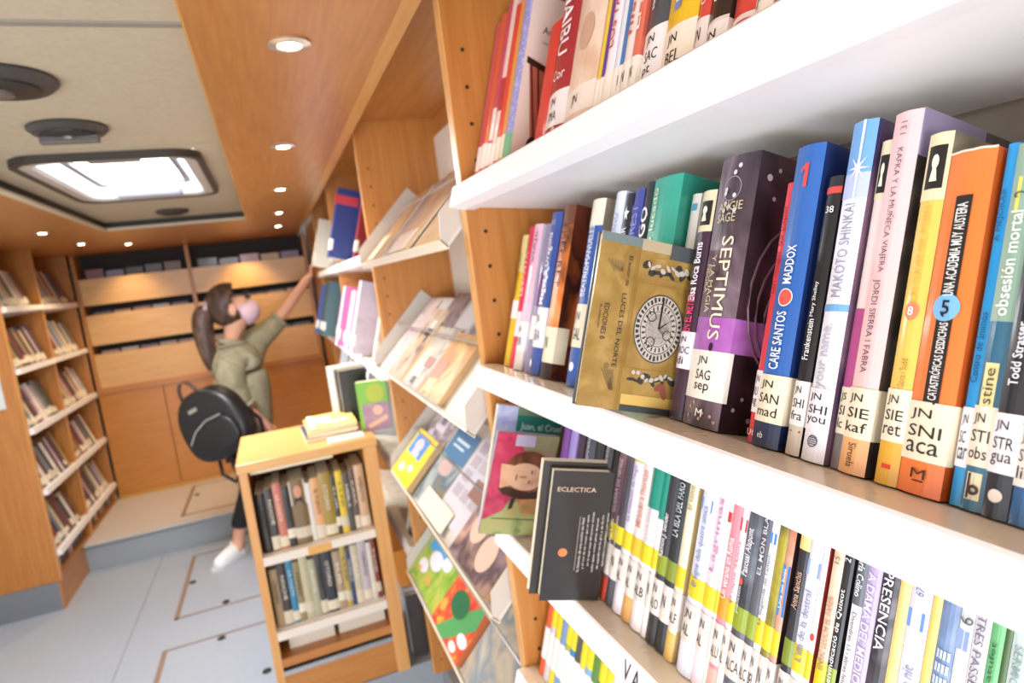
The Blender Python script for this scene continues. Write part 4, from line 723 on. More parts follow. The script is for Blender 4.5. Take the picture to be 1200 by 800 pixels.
# row 3
def kid(root, w, h):
    flat(root, [rect(w*.1, w*.7, h*.55, h*.95)], mat('#3f9ad0', .4)); flat(root, [ell(w*.45, h*.5, w*.18, h*.14), ell(w*.25, h*.28, w*.14, h*.1), ell(w*.7, h*.62, w*.12, h*.1)], mat('#e6dfe8', .4), y=-.0008); flat(root, [ell(w*.2, h*.2, w*.05, h*.04), ell(w*.55, h*.2, w*.06, h*.05)], mat('#e39a5a', .4), y=-.001)
mag(3, 2.02, 1.70, .004, .20, .001, .012, art(['#5f9428', '#86ac34', '#a9b84a', '#c9a24a'], 24, seed=1), 'green and blue children\'s picture book at inner end of the lowest display', kid, name='book', cat='book')
def red(root, w, h):
    flat(root, [[(w*.2, 0), (w*.5, h*.4), (w*.95, h*.9), (w*.98, h*.5), (w*.5, 0)]], mat('#4f9a58', .4), y=-.0006); flat(root, [ell(w*.42, h*.52, w*.24, h*.19)], mat('#17673f', .4), y=-.0008); flat(root, [ell(w*.12, h*.95, w*.12, h*.07), ell(w*.86, h*.25, w*.13, h*.08), ell(w*.75, h*.08, w*.1, h*.06)], mat('#efe4e6', .4), y=-.0009)
    flat(root, [ell(w*.45, h*.93, w*.1, h*.05), ell(w*.1, h*.3, w*.08, h*.1), ell(w*.2, h*.1, w*.06, h*.05)], mat('#eaa23a', .4), y=-.0009)
mag(3, 1.685, 1.435, .004, .185, .001, .02, art(['#c43024', '#d5402c', '#e0662f', '#e8b03a'], 36, seed=2), 'red children\'s picture book with big dark green ball on the lowest display', red, back='#b0643c', name='book', cat='book')
mag(3, 1.42, 1.10, .004, .24, .001, .010, art(['#5f7488', '#b8a890', '#7f8d96', '#d2c2a8'], 8, seed=15), 'blue grey and beige art magazine at near end of the lowest display', None)
mag(3, 1.60, 1.42, .19, .285, .001, .004, art(['#8f4a42', '#d9cfc8'], 10, seed=16), 'dull red magazine tucked behind the red picture book', None)
# ------------------------------------------------------------------ books on the two far bays
def plain(M, w, h, d, c, cc, label, grp, stick_=True, cat='book'):
    return make_book(M, w, h, d, c, cc, label, group=grp, seg=3, stick=(.03, .075, '', '#efe7d8', .01) if stick_ else None)
def farpose(z, Y, du=0, lean=17): return pose(0, Y, du, zt=z, lean=lean)
GC = 'books in the third bookcase'; GL = 'books in the farthest bookcase'
farset = [  # shelf, Y of the far side, w, h, pulled forward, depth, spine, cover, what
 (0, 2.56, .045, .27, -.01, .15, '#8d2a2c', '#8a1f26', 'maroon book with cream sticker'), (0, 2.70, .05, .285, -.095, .2, '#2b3f7a', '#25397a', 'large royal blue album, red label,'), (0, 2.75, .03, .2, -.08, .18, '#cfc9c0', '#8f9aa0', 'pale grey book behind the royal blue album'), (0, 2.86, .04, .22, 0, .14, '#3c4f8a', '#2c3c70', 'indigo book'), (0, 2.98, .05, .21, 0, .14, '#d9d2c4', '#cfc6b6', 'cream book'),
 (1, 2.13, .03, .22, -.01, .14, '#c9a58f', '#b0735c', 'tan and rust magazine'), (1, 2.21, .03, .23, -.012, .14, '#f0e6df', '#c98a74', 'cream and brick magazine'), (1, 2.29, .03, .24, -.03, .15, '#efe0d4', '#d8b9a5', 'cream magazine with rosy board'), (1, 2.56, .06, .29, -.082, .2, '#cfc8d4', art(['#a89eb0', '#c2b9c6'], 12, seed=3), 'broad lilac grey folder'), (1, 2.68, .04, .25, -.085, .18, '#ece6ee', '#c9b4cc', 'white rose book'), (1, 2.78, .03, .25, -.085, .17, '#b0588a', '#e3dbe4', 'magenta spined white book'), (1, 2.92, .04, .27, -.10, .18, '#efe2ea', '#dc6fa5', 'bright pink covered book'), (1, 3.0, .04, .25, -.06, .15, '#efeaf0', '#e1dae2', 'off-white book'),
 (2, 2.11, .03, .25, -.0, .14, '#efe9e2', '#3a6a7c', 'white book with a teal cover'), (2, 2.17, .04, .25, -.0, .14, '#e0d8cf', '#d2c9bf', 'pale stone book'), (2, 2.62, .05, .25, -.09, .19, '#dfe6ec', '#cfd8e0', 'icy white book'), (2, 2.74, .04, .25, -.10, .18, '#3d4460', '#2f3350', 'slate blue book'), (2, 2.86, .05, .27, -.10, .18, '#ddd9dc', '#cfcace', 'pearl grey book'), (2, 3.0, .04, .27, -.08, .16, '#dcd8d2', '#c9c3bc', 'light putty book'),
 (3, 2.12, .03, .215, -.01, .15, '#dfe2e6', '#5f7488', 'pale blue grey book'), (3, 2.18, .03, .215, -.01, .15, '#3a3a40', '#2a2a30', 'charcoal book'), (3, 2.24, .03, .215, -.01, .15, '#e6e3de', '#d2cfc9', 'bone white book')]
SN = ['top', 'second', 'third', 'lowest']
for k, Y, w_, h_, du_, d_, c, cc, nm in farset:
    r_ = plain(farpose(ZB[k], Y, du_), w_, h_, d_-.006, c, cc, f'{nm} on the {SN[k]} shelf of the third bookcase', GC)
    if 'royal' in nm:
        MB().box(w_*.2, w_+.0012, -.006, .085, h_-.065, h_-.028).build('label_panel', mat('#c23a4a', .4), r_)
lastset = [(0, 3.36, .05, .24, 0, '#2f4a8a', 'deep blue book'), (0, 3.48, .05, .22, -.02, '#c9bda8', 'beige book'), (0, 3.62, .03, .26, -.10, '#e0d8c9', 'cream board book pulled forward'), (1, 3.25, .05, .24, -.05, '#e6dfe6', 'white lilac book'), (1, 3.36, .05, .25, -.06, '#cf6f9f', 'rose pink book'), (1, 3.56, .05, .30, -.115, '#3f5f64', 'grey teal album pulled forward'), (1, 3.66, .04, .29, -.12, '#34504f', 'dark teal album pulled forward'), (1, 3.78, .05, .28, -.135, '#33498f', 'cobalt album pulled forward'), (2, 3.3, .05, .27, -.08, '#d5d2d8', 'light grey book'), (2, 3.42, .05, .27, -.07, '#45404a', 'dusky book'), (2, 3.6, .06, .27, -.09, '#dadde2', 'silver white book'), (2, 3.8, .06, .27, -.06, '#e3dfe0', 'chalky book')]
for k, Y, w_, h_, du_, c, nm in lastset:
    plain(farpose(ZB[k], Y, du_), w_, h_, .144, c, c, f'{nm} on the {SN[k]} shelf of the farthest bookcase', GL)
# ------------------------------------------------------------------ low cabinet standing out into the aisle
cab = empty('book_cabinet', (0, 0, 0)); tag(cab, 'low wooden book cabinet with two rows of novels, standing out into the aisle', 'cabinet')
CX0, CX1, CY, CYB, CT, CBM = -.185, .250, 2.115, 2.525, -.525, -1.385
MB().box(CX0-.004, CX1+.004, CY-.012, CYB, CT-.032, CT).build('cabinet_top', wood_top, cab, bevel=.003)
for x in (CX0, CX1-.045):
    ww = .026 if x == CX0 else .045
    MB().box(x, x+ww, CY, CYB, CBM, CT-.032).build('side_panel', wood_z, cab); MB().box(x, x+ww, CY-.002, CY, CBM, CT-.032).build('edge_banding', wood_edge, cab)
MB().box(CX0+.026, CX1-.045, CYB-.012, CYB, CBM, CT-.032).build('back_panel', wood_z, cab)
for z in (-.845, -1.108):
    so = MB().box(CX0+.026, CX1-.045, CY+.008, CYB-.012, z-.004, z).build('shelf', white_metal, cab)
    MB().box(CX0+.026, CX1-.045, CY-.004, CY+.010, z-.031, z).build('shelf_lip', mat('#e2d8cc', .35), so, bevel=.003)
MB().box(-.02, .055, CY-.006, CY-.0035, -.876, -.848).build('shelf_marker', mat('#d9a55c', .4), cab)
MB().box(CX0+.026, CX1-.045, CY+.002, CYB-.012, -1.235, -1.205).build('bottom_board', wood_x, cab)
MB().box(CX0+.026, CX1-.045, CY+.002, CY+.022, CBM+.006, -1.262).build('drawer_front', wood_x, cab); MB().box(CX0+.026, CX1-.045, CY-.004, CY+.012, -1.262, -1.246).build('drawer_rail', alu, cab)
MB().box(CX0+.035, CX1-.06, CY+.02, CYB-.03, -.60, -.565).build('lying_folder', mat('#cfc9c0', .6), cab) if False else None
fo = face_book(frame((CX0+.03, CY+.03, -.583), (1, 0, 0), (0, 0, 1), (0, -1, 0)) if False else frame((CX0+.032, CY+.022, -.5595), (1, 0, 0), (0, 0, -1), (0, 1, 0)), .26, .16, .014, '#d9d3c8', '#cfc8bb', 'pale book lying flat on top of the upper row inside the low cabinet', None, page_side='right')
GB = 'novels in the low cabinet'
up_row = [(.034, '#2b2422', 'black'), (.030, '#3a302c', 'dark brown'), (.030, '#c0735f', 'salmon'), (.028, '#2a2628', 'charcoal'), (.058, '#77603a', 'brown with a portrait'), (.020, '#d6cfc6', 'off-white'), (.032, '#d6a06c', 'peach'), (.044, '#9a8232', 'mustard'), (.018, '#3d3428', 'umber'), (.026, '#d9bd2c', 'bright yellow'), (.026, '#4a4540', 'dark grey'), (.022, '#5f4a3c', 'walnut'), (.036, '#c9a681', 'tan')]
lo_row = [(.028, '#a8906c', 'khaki'), (.032, '#3a332e', 'sooty'), (.024, '#2a7da0', 'peacock blue'), (.024, '#8f8258', 'drab olive'), (.030, '#b9b08f', 'stone'), (.026, '#a9a68a', 'sage'), (.024, '#3a3a38', 'charcoal'), (.042, '#2b2b33', 'blue-black'), (.030, '#a58f74', 'fawn'), (.020, '#b5a04a', 'ochre'), (.018, '#33456a', 'navy'), (.030, '#c3b8a0', 'ivory'), (.032, '#b9aeb2', 'pale mauve'), (.018, '#d2ccc4', 'chalk'), (.018, '#7d3a2c', 'brick red')]
for nm_, row, zb, hh in (('upper', up_row, -.845, .225), ('lower', lo_row, -1.108, .225)):
    x = CX0+.032
    tot = sum(r_[0] for r_ in row); sc = (CX1-.052-x)/tot
    for i, (w_, c, q) in enumerate(row):
        w_ *= sc; h_ = hh*(.90+.1*((i*7) % 5)/4)
        def pic(root, w, h, d, fy):
            curve_flat(root, w, fy, [rect(0, w, h*.62, h)], mat('#d8d2ca', .4)); curve_flat(root, w, fy, [ell(w*.5, h*.83, w*.25, h*.1)], mat('#c98d74', .4), off=.0012); curve_flat(root, w, fy, [[(w*.15, h*.63), (w*.85, h*.63), (w*.7, h*.74), (w*.3, h*.74)]], mat('#33211f', .4), off=.0011)
        tx = [] if 'portrait' in q else [(['CRIMEN', 'NOCHE', 'LA COSTA', 'MAREA', '', 'ROMA', 'EL PUENTE', 'OTOÑO', 'SUR', 'LUZ', 'NIEBLA', 'CASA', 'VIENTO', 'ISLA', 'MAR'][i], .5, h_*.62, h_*.4, w_*.4, -90, '#e6dccb' if i % 3 else '#1f1a18')]
        make_book(frame((x, CY+.03, zb+.0005), (1, 0, 0), (0, 1, 0), (0, 0, 1)), w_-.0006, h_, .15, c, c, f'{q} novel, {OW[i]} from the aisle end in the cabinet\'s {nm_} row', group=GB, seg=3, stick=[None, (.008, .042, '', '#d9cdb4', .0), (.022, .058, '', '#c9bfa9', .0), (.004, .05, '', '#d2c6ae', .0), (.03, .062, '', '#e0d5bd', .0)][(i*3+len(nm_)*(i//2)) % 5], texts=tx, sub=pic if 'portrait' in q else None)
        x += w_
for i, (a, b) in enumerate(((-.13, .02), (.035, .195))):
    face_book(frame((a, CY+.05, -1.2045), (1, 0, 0), (0, 1, 0), (0, 0, 1)), b-a, .045, .12, '#d8cdbd', '#cfc3b2', ['beige box file lying below the lower row, aisle end of cabinet', 'longer beige box file lying below the lower row, wall end of cabinet'][i], None, name='box_file', cat='file box')
# things on top of the cabinet
for nm_, q in (('dark album with pale edge standing on the floor ledge behind the low cabinet', 0), ('silver grey album behind the dark one on the floor ledge by the cabinet', 1)):
    face_book(frame((.272, 2.15+.03*q, -1.3695), Vector((.99, -.1, 0)).normalized(), Vector((.1, .99, 0)).normalized(), (0, 0, 1)), .155, .235+.012*q, .016, [art(['#2b2220', '#3d302c'], 9), '#c5c6cc'][q], '#b9b9bf', nm_, group='albums on the floor ledge')
for nm_, x_, y_, w_, h_, t_, c_ in (('black hardback standing upright on the cabinet behind the pile', .185, 2.37, .12, .205, .018, '#1b1817'), ('brown hardback standing just behind the black one on the cabinet', .172, 2.392, .125, .21, .02, '#3a2c28'), ('pale blue folder standing behind the brown hardback on the cabinet', .15, 2.416, .14, .22, .02, '#cdd6e0')):
    face_book(frame((x_, y_, CT+.0005), (1, 0, 0), (0, 1, 0), (0, 0, 1)), min(w_, .285-x_), h_, t_, c_, c_, nm_, group='books standing on the low cabinet')
def lying(x, y, z, w_, d_, t, c, label, yaw=0, pic=None, back=None):
    r = math.radians(yaw); return face_book(frame((x, y, z+t), (math.cos(r), math.sin(r), 0), (0, 0, -1), (-math.sin(r), math.cos(r), 0)), w_, d_, t, c, back or c, label, pic, group='books piled on the low cabinet')
lying(.035, 2.20, CT, .17, .24, .014, '#3f4466', 'dark blue book at the bottom of the pile on the cabinet', 3)
lying(.04, 2.205, CT+.0142, .17, .24, .012, '#8f9a3c', 'olive green book in the middle of the pile on the cabinet', -2)
lying(.045, 2.205, CT+.0264, .165, .23, .010, '#c9bb55', 'mustard book under the topmost one on the cabinet', 2)
lying(.05, 2.21, CT+.0366, .16, .225, .007, '#ecd978', 'yellow and pale blue picture book topmost on the cabinet pile', 0, lambda r, w, h: (flat(r, [rect(w*.1, w*.5, h*.35, h*.8)], mat('#9fd0d8', .4)), flat(r, [rect(w*.25, w*.9, h*.2, h*.4)], mat('#e8c0bd', .4), y=-.0009), flat(r, [rect(.0, w*.12, 0, h)], mat('#f2efe4', .4), y=-.0008)))
lying(.10, 2.118, CT, .12, .075, .008, '#e4d4d0', 'small pinkish white booklet at the front edge of the cabinet top', 0, lambda r, w, h: flat(r, [ell(w*.5, h*.5, w*.2, h*.2)], mat('#c99a94', .4)))
def grn(root, w, h):
    flat(root, [ell(w*.6, h*.75, w*.3, h*.19)], mat('#a9b82a', .4)); flat(root, [rect(w*.12, w, 0, h*.55)], art(['#8f6f96', '#b58f94'], 20, seed=2), y=-.0005); flat(root, [ell(w*.62, h*.4, w*.16, h*.1), [(w*.2, h*.12), (w*.9, h*.3), (w*.9, h*.2), (w*.3, h*.05)]], mat('#e0b49c', .4), y=-.0009)
face_book(frame((.222, 2.20, CT+.0005), Vector((.97, -.24, 0)), Vector((.24, .97, 0)), (0, 0, 1)), .105, .176, .022, '#76b52c', '#6aa828', 'lime green children\'s book standing upright on the cabinet top', grn)
# ------------------------------------------------------------------ corner bookcase across the aisle
lb = empty('bookcase', (0, 0, 0)); tag(lb, 'tall wooden corner bookcase across the aisle, two bays of white shelves', 'bookcase')
LX = -1.275
def lpanel(y0, y1): 
    o = MB().box(XL+.002, LX, y0, y1, -1.375, ZS-.001).build('side_panel', wood_z, lb); MB().box(LX, LX+.0025, y0, y1, -1.375, ZS-.001).build('edge_banding', wood_edge, lb)
lpanel(3.86, 3.888); lpanel(4.49, 4.512); lpanel(5.17, 5.19)
MB().box(XL+.002, XL+.012, 3.888, 5.17, -1.375, ZS-.001).build('back_panel', wood_z, lb)
MB().box(XL+.012, LX, 3.888, 5.17, -1.375, -1.345).build('bottom_board', wood_y, lb)
LZ = [.095, -.228, -.548, -.878, -1.215]
def lprof(x, z):
    return [(x, z), (x-.028, z-.004), (x-.028-.15*C17, z-.004-.15*S17), (x-.18, z+.0), (x-.2, z), (x-.2, z-.052), (x-.03, z-.034), (x+.004, z-.030)]
for z in LZ:
    for (a, b) in ((3.89, 4.488), (4.514, 5.168)): MB().prism(lprof(LX+.02, z), a, b, 'y').build('shelf', white_metal, lb)
plin = struct(MB().box(XL, LX-.012, 3.85, 4.33, ZF, -1.376), 'trim_plinth_corner', mat('#767c85', .5))
MB().box(LX-.012, LX-.004, 3.85, 4.33, ZF, -1.376).build('plinth_front', wood_y, plin)
pos = MB().box(-1.56, -1.335, 3.852, 3.8595, -.42, -.02).build('notice', art(['#dfe6e6', '#c2d3d6'], 14, seed=1)); tag(pos, 'pale blue notice fixed to the end panel of the corner bookcase', 'notice')
pal = ['#e6e0da', '#8f2f35', '#3a3434', '#c9b28f', '#5a4a44', '#b9aeb5', '#2f3f5c', '#e3dcd3', '#6f4a5c', '#a58b5c', '#74808f', '#402c2a', '#c3a9b0', '#31504a', '#86604a', '#cfc6a8', '#4a3a5a', '#9db4cf']
pnm = ['pale grey', 'wine red', 'near-black', 'sand', 'dark taupe', 'dusty mauve', 'navy', 'white', 'plum', 'khaki', 'steel grey', 'deep brown', 'dusky pink', 'bottle green', 'chestnut', 'straw', 'aubergine', 'sky blue']
def lpose(z, Y): # spine faces +X, tops lean back towards the wall
    o = Vector((LX+.02-.030, Y, z-.0045)); return frame(o, (0, 1, 0), (-C17, 0, -S17), (-S17, 0, C17))
cnt = 0
for k, z in enumerate(LZ):
    for bi, (a, b) in enumerate(((3.905, 4.47), (4.53, 5.15))):
        y = a; i = 0
        end = a+(b-a)*[.86, .95, .9, .97, .92][(k+2*bi) % 5]
        while y < end-.03 and i < 14:
            w_ = .032+.022*rnd.random(); h_ = .205+.035*rnd.random(); q = (cnt*5+k*3+rnd.randint(0, 2)) % len(pal)
            make_book(lpose(z, y), w_, h_, .13, pal[q], pal[(q+3) % len(pal)] if rnd.random() < .3 else pal[q], f'{pnm[q]} book, {OW[i]} along the {SN[k] if k < 3 else ["fourth", "fifth"][k-3]} shelf, {["nearer", "farther"][bi]} bay of corner bookcase', group='books in the corner bookcase', seg=3, stick=(.008+.012*rnd.random(), .04+.02*rnd.random(), '', rnd.choice(['#e9dfcc', '#d9cfbd', '#efe8da']), .0) if rnd.random() < .85 else None)
            y += w_+.001; i += 1; cnt += 1
# loose books lying on the bottom board
for bi, (a, b) in enumerate(((3.95, 4.40), (4.58, 5.08))):
    y = a; i = 0
    while y < b:
        w_ = .05+.02*rnd.random(); q = (i*4+bi*7) % len(pal)
        make_book(frame((LX-.03, y, -1.3445), (0, 1, 0), (-1, 0, 0), (0, 0, 1)), w_, .075, .12, pal[q], pal[q], f'{pnm[q]} low book, {OW[i]} along the bottom board, {["nearer", "farther"][bi]} bay of corner bookcase', group='books in the corner bookcase', seg=3)
        y += w_+.012; i += 1
# ------------------------------------------------------------------ media rack on the rear wall
mr = empty('media_rack', (0, 0, 0)); tag(mr, 'wooden disc rack covering the rear wall, slanted bins above plain doors', 'rack')
RY = 5.20; RX0, RX1, RXM = -1.255, .318, -.52
lightw = wood('#d0a066', '#dcb078', (.6, 9, 9)); darkw = wood('#b8752c', '#c68438', (.6, 9, 9))
MB().box(RX0, RX1, RY+.16, RY+.18, ZP, ZS-.002).build('back_panel', mat('#2a231f', .7), mr)
for x in (RX0, RXM-.012, RX1-.024): MB().box(x, x+.024, RY-.01, RY+.16, -.545, ZS-.002).build('upright', wood_z, mr)
MB().box(RX0, RX1, RY-.012, RY+.16, -.575, -.535).build('ledge', wood_x, mr)
BZ = [(.06, .245), (-.225, -.01), (-.535, -.29)]
for (a, b) in ((RX0+.026, RXM-.014), (RXM+.014, RX1-.026)):
    for z0, z1 in BZ:
        z1 = z1-.0
        MB().prism([(RY+.0, z0), (RY-.018, z1), (RY-.003, z1+.001), (RY+.014, z0)], a, b, 'x').build('bin_front', lightw, mr)
        MB().box(a, b, RY+.014, RY+.16, z0, z0+.01).build('bin_floor', darkw, mr)
for i, (a, b) in enumerate(((RX0, -.845), (-.84, RXM+.03), (RXM+.035, RX1))): MB().box(a, b, RY, RY+.018, ZP+.03, -.577).build('door_panel', darkw, mr)
MB().box(RX0, RX1, RY-.004, RY+.02, ZP, ZP+.028).build('plinth_strip', mat('#c58f45', .5), mr)
dc = ['#8f6f6c', '#c9a5b0', '#6d5f70', '#5a5860', '#a88f8a', '#8f90a5', '#c9b48a', '#9c8470', '#75605a', '#b0a7a0', '#54505c', '#8a7f90']
dn = ['dusty rose', 'pink', 'violet grey', 'charcoal', 'tan rose', 'lavender grey', 'cream', 'brown', 'cocoa', 'silver', 'graphite', 'lilac']
ci = 0
for bi, (a, b) in enumerate(((RX0+.06, RXM-.05), (RXM+.05, RX1-.05))):
    n = 5 if bi == 0 else 5; st = (b-a)/n
    for k in range(3):
        z0, z1 = BZ[k]
        for i in range(n):
            hh = (z1-z0)+[.045, .012, .010][k]*(.8+.5*rnd.random()); c = dc[(ci*5+k) % 12]
            face_book(frame((a+st*i+.008, RY+.035, z0+.0105), (1, 0, 0), (0, 1, 0), (0, 0, 1)), st-.016, hh, .012, c, c, f'{dn[(ci*5+k) % 12]} disc case, {OW[i]} along the {["top", "middle", "lower"][k]} bin, {["corner bookcase side", "aisle side"][bi]} of rack', None, name='disc_case', cat='disc case', group='disc cases in the media rack'); ci += 1
# ------------------------------------------------------------------ the woman
def skin(name, verts, edges, radii, m, parent, sub=2, root_i=0):
    me = bpy.data.meshes.new(name); me.from_pydata(verts, edges, []); me.materials.append(m)
    o = bpy.data.objects.new(name, me); COL.objects.link(o); o.parent = parent
    o.modifiers.new('skin', 'SKIN'); sd = me.skin_vertices[0].data
    for i, r in enumerate(radii):
        sd[i].radius = (r, r) if not isinstance(r, tuple) else r
        sd[i].use_root = (i == root_i)
    o.modifiers['skin'].use_smooth_shade = True
    s = o.modifiers.new('sub', 'SUBSURF'); s.levels = sub; s.render_levels = sub
    return o
def chain(V, E, R, start, pts):
    prev = start
    for p, r in pts:
        V.append(p); R.append(r); E.append((prev, len(V)-1)); prev = len(V)-1
    return prev
wm = empty('person', (-.30, 4.02, ZF)); tag(wm, 'person in olive shirt, pink mask and white sneakers reaching up to a shelf', 'person')
PX, PY, PZ = -.30, 4.02, ZF
def L(p): return (p[0]-PX, p[1]-PY, p[2]-PZ)
flesh = mat('#d7a187', .55)
V = [L((-.29, 4.05, -.74))]; E_ = []; R = [.105]
sp = chain(V, E_, R, 0, [(L((-.28, 4.05, -.60)), .095), (L((-.262, 4.05, -.48)), .09), (L((-.255, 4.05, -.40)), .07)])
nk = chain(V, E_, R, sp, [(L((-.262, 4.05, -.27)), .05), (L((-.245, 4.05, -.215)), .05)])
hd = chain(V, E_, R, nk, [(L((-.205, 4.05, -.145)), .080), (L((-.215, 4.05, -.055)), .108), (L((-.235, 4.05, .0)), .085)])
chain(V, E_, R, nk+2, [(L((-.10, 4.05, -.06)), .016)])                                   # nose
chain(V, E_, R, sp, [(L((-.275, 3.95, -.40)), .045), (L((-.28, 3.90, -.43)), .042), (L((-.255, 3.845, -.60)), .038), (L((-.17, 3.85, -.73)), .028), (L((-.145, 3.85, -.765)), .024)])
hN = len(V)-1
for k, dyy in enumerate((-.024, -.008, .008, .024)): chain(V, E_, R, hN, [(L((-.125+.004*k, 3.85+dyy, -.80)), .009), (L((-.108, 3.85+dyy*.9, -.835)), .008), (L((-.10, 3.85+dyy*.8, -.86-.006*(k in (1, 2)))), .007)])
chain(V, E_, R, hN, [(L((-.115, 3.875, -.775)), .010), (L((-.09, 3.88, -.80)), .008)])
chain(V, E_, R, sp, [(L((-.23, 4.14, -.37)), .045), (L((-.17, 4.19, -.29)), .045), (L((.02, 4.25, -.185)), .038), (L((.215, 4.28, .025)), .028), (L((.245, 4.285, .055)), .024)])
hF = len(V)-1
for k, dyy in enumerate((-.024, -.008, .008, .024)): chain(V, E_, R, hF, [(L((.268, 4.285+dyy, .085)), .009), (L((.276, 4.285+dyy*.9, .112+.004*k)), .008), (L((.280, 4.285+dyy*.8, .135+.003*k)), .007)])
chain(V, E_, R, hF, [(L((.262, 4.25, .065)), .010), (L((.275, 4.242, .08)), .008)])
chain(V, E_, R, 0, [(L((-.30, 3.97, -.82)), .078), (L((-.285, 3.97, -1.13)), .055), (L((-.405, 3.955, -1.40)), .036), (L((-.41, 3.945, -1.455)), .036), (L((-.43, 3.90, -1.49)), .03)])
chain(V, E_, R, 0, [(L((-.29, 4.12, -.82)), .078), (L((-.24, 4.12, -1.13)), .055), (L((-.24, 4.12, -1.40)), .036), (L((-.235, 4.12, -1.455)), .036), (L((-.19, 4.11, -1.495)), .03)])
skin('body', V, E_, R, flesh, wm)
# shirt: loose torso with rolled sleeves
olive = art(['#8c866e', '#9c967d', '#7b755d'], 9, rough=.85, coat=0, detail=2)
V = [L((-.265, 4.05, -.86))]; E_ = []; R = [(.185, .17)]
sp = chain(V, E_, R, 0, [(L((-.255, 4.05, -.72)), (.18, .17)), (L((-.245, 4.05, -.56)), (.185, .175)), (L((-.245, 4.05, -.44)), (.185, .175)), (L((-.255, 4.05, -.345)), (.155, .155)), (L((-.265, 4.05, -.295)), .12), (L((-.265, 4.05, -.262)), .085)])
chain(V, E_, R, 4, [(L((-.28, 3.955, -.37)), .095), (L((-.29, 3.895, -.43)), .090), (L((-.28, 3.862, -.53)), .080), (L((-.262, 3.848, -.61)), .070), (L((-.25, 3.846, -.64)), .064)])
chain(V, E_, R, 4, [(L((-.22, 4.14, -.345)), .10), (L((-.15, 4.19, -.30)), .092), (L((-.07, 4.22, -.25)), .080), (L((.0, 4.245, -.205)), .066), (L((.025, 4.25, -.185)), .060)])
sh = skin('shirt', V, E_, R, olive, wm)
MB().tube([L((-.258+.066*math.cos(t), 4.05+.070*math.sin(t), -.262-.018*math.cos(t))) for t in [i*math.pi/8 for i in range(16)]], .018, 8, closed=True).build('shirt_collar', olive, sh, smooth=True)
MB().tube([L((-.248+.062*math.cos(t), 3.846+.062*math.sin(t), -.632+.03*math.cos(t))) for t in [i*math.pi/8 for i in range(16)]], .013, 8, closed=True).build('rolled_cuff', olive, sh, smooth=True)
MB().tube([L((.03+.034*math.cos(t), 4.25+.056*math.sin(t), -.180-.045*math.cos(t))) for t in [i*math.pi/8 for i in range(16)]], .012, 8, closed=True).build('rolled_cuff', olive, sh, smooth=True)
V = [L((-.28, 4.05, -.80))]; E_ = []; R = [.128]
chain(V, E_, R, 0, [(L((-.29, 3.97, -.90)), .098), (L((-.285, 3.97, -1.13)), .070), (L((-.39, 3.957, -1.34)), .052), (L((-.395, 3.957, -1.36)), .05)])
chain(V, E_, R, 0, [(L((-.27, 4.12, -.90)), .098), (L((-.24, 4.12, -1.13)), .070), (L((-.24, 4.12, -1.37)), .052), (L((-.24, 4.12, -1.39)), .05)])
skin('trousers', V, E_, R, mat('#1b1b1f', .8), wm)
def shoe(a, d_):
    a = Vector(a); d_ = Vector(d_).normalized()
    V = [tuple(a-d_*.055+Vector((0, 0, .01)))]; E_ = []; R = [.044]
    chain(V, E_, R, 0, [(tuple(a+d_*.03), .052), (tuple(a+d_*.11+Vector((0, 0, -.010))), .044), (tuple(a+d_*.17+Vector((0, 0, -.015))), .034)])
    chain(V, E_, R, 0, [(tuple(a-d_*.03+Vector((0, 0, .06))), .044)])
    s = skin('sneaker', V, E_, R, mat('#f1f1f4', .55), wm)
    n = Vector((-d_.y, d_.x, 0)); mb = MB(); o = []
    for t in [i*math.pi/8 for i in range(16)]: q = a+d_*(.055+.145*math.cos(t))+n*(.050*math.sin(t)); o.append((q.x, q.y))
    mb.prism(o, a.z-.046, a.z-.026, 'z').build('sole', mat('#c9cccf', .6), s)
shoe(L((-.43, 3.945, -1.483)), (-.62, -.78, 0)); shoe(L((-.235, 4.115, -1.483)), (1, -.1, 0))
# mask, hair, eyes
def ellip(mb, c, r, keep, n=24, m=18, tilt=0):
    a = len(mb.v); ct, st_ = math.cos(tilt), math.sin(tilt)
    for j in range(m+1):
        ph = math.pi*j/m
        for i in range(n):
            th_ = 2*math.pi*i/n; x, y, z = r[0]*math.sin(ph)*math.cos(th_), r[1]*math.sin(ph)*math.sin(th_), r[2]*math.cos(ph)
            mb.v.append(Vector((c[0]+x*ct-z*st_, c[1]+y, c[2]+x*st_+z*ct)))
    for j in range(m):
        for i in range(n):
            ph = math.pi*(j+.5)/m; th_ = 2*math.pi*(i+.5)/n
            if keep(math.sin(ph)*math.cos(th_), math.sin(ph)*math.sin(th_), math.cos(ph)): mb.f.append([a+j*n+i, a+j*n+(i+1) % n, a+(j+1)*n+(i+1) % n, a+(j+1)*n+i]); mb.mi.append(0)
    return mb
def thick(o, t):
    s = o.modifiers.new('solid', 'SOLIDIFY'); s.thickness = t; s.offset = 1
tl = math.radians(22)
hair_m = art(['#33231d', '#4a352c', '#6b5244'], 30, rough=.5, stretch=(1, 1, .3), coat=0)
hr = ellip(MB(), L((-.238, 4.05, -.045)), (.132, .116, .132), lambda x, y, z: x < .12+.62*max(0, z-.05) and z > -.85, tilt=tl).build('hair', hair_m, wm, smooth=True, fix=False); thick(hr, .012)
V = [L((-.345, 4.05, -.04))]; E_ = []; R = [.06]
chain(V, E_, R, 0, [(L((-.385, 4.03, -.09)), .066), (L((-.395, 4.02, -.17)), .064), (L((-.39, 4.0, -.26)), .056), (L((-.385, 3.985, -.34)), .044), (L((-.38, 3.975, -.41)), .020)])
skin('ponytail', V, E_, R, hair_m, hr)
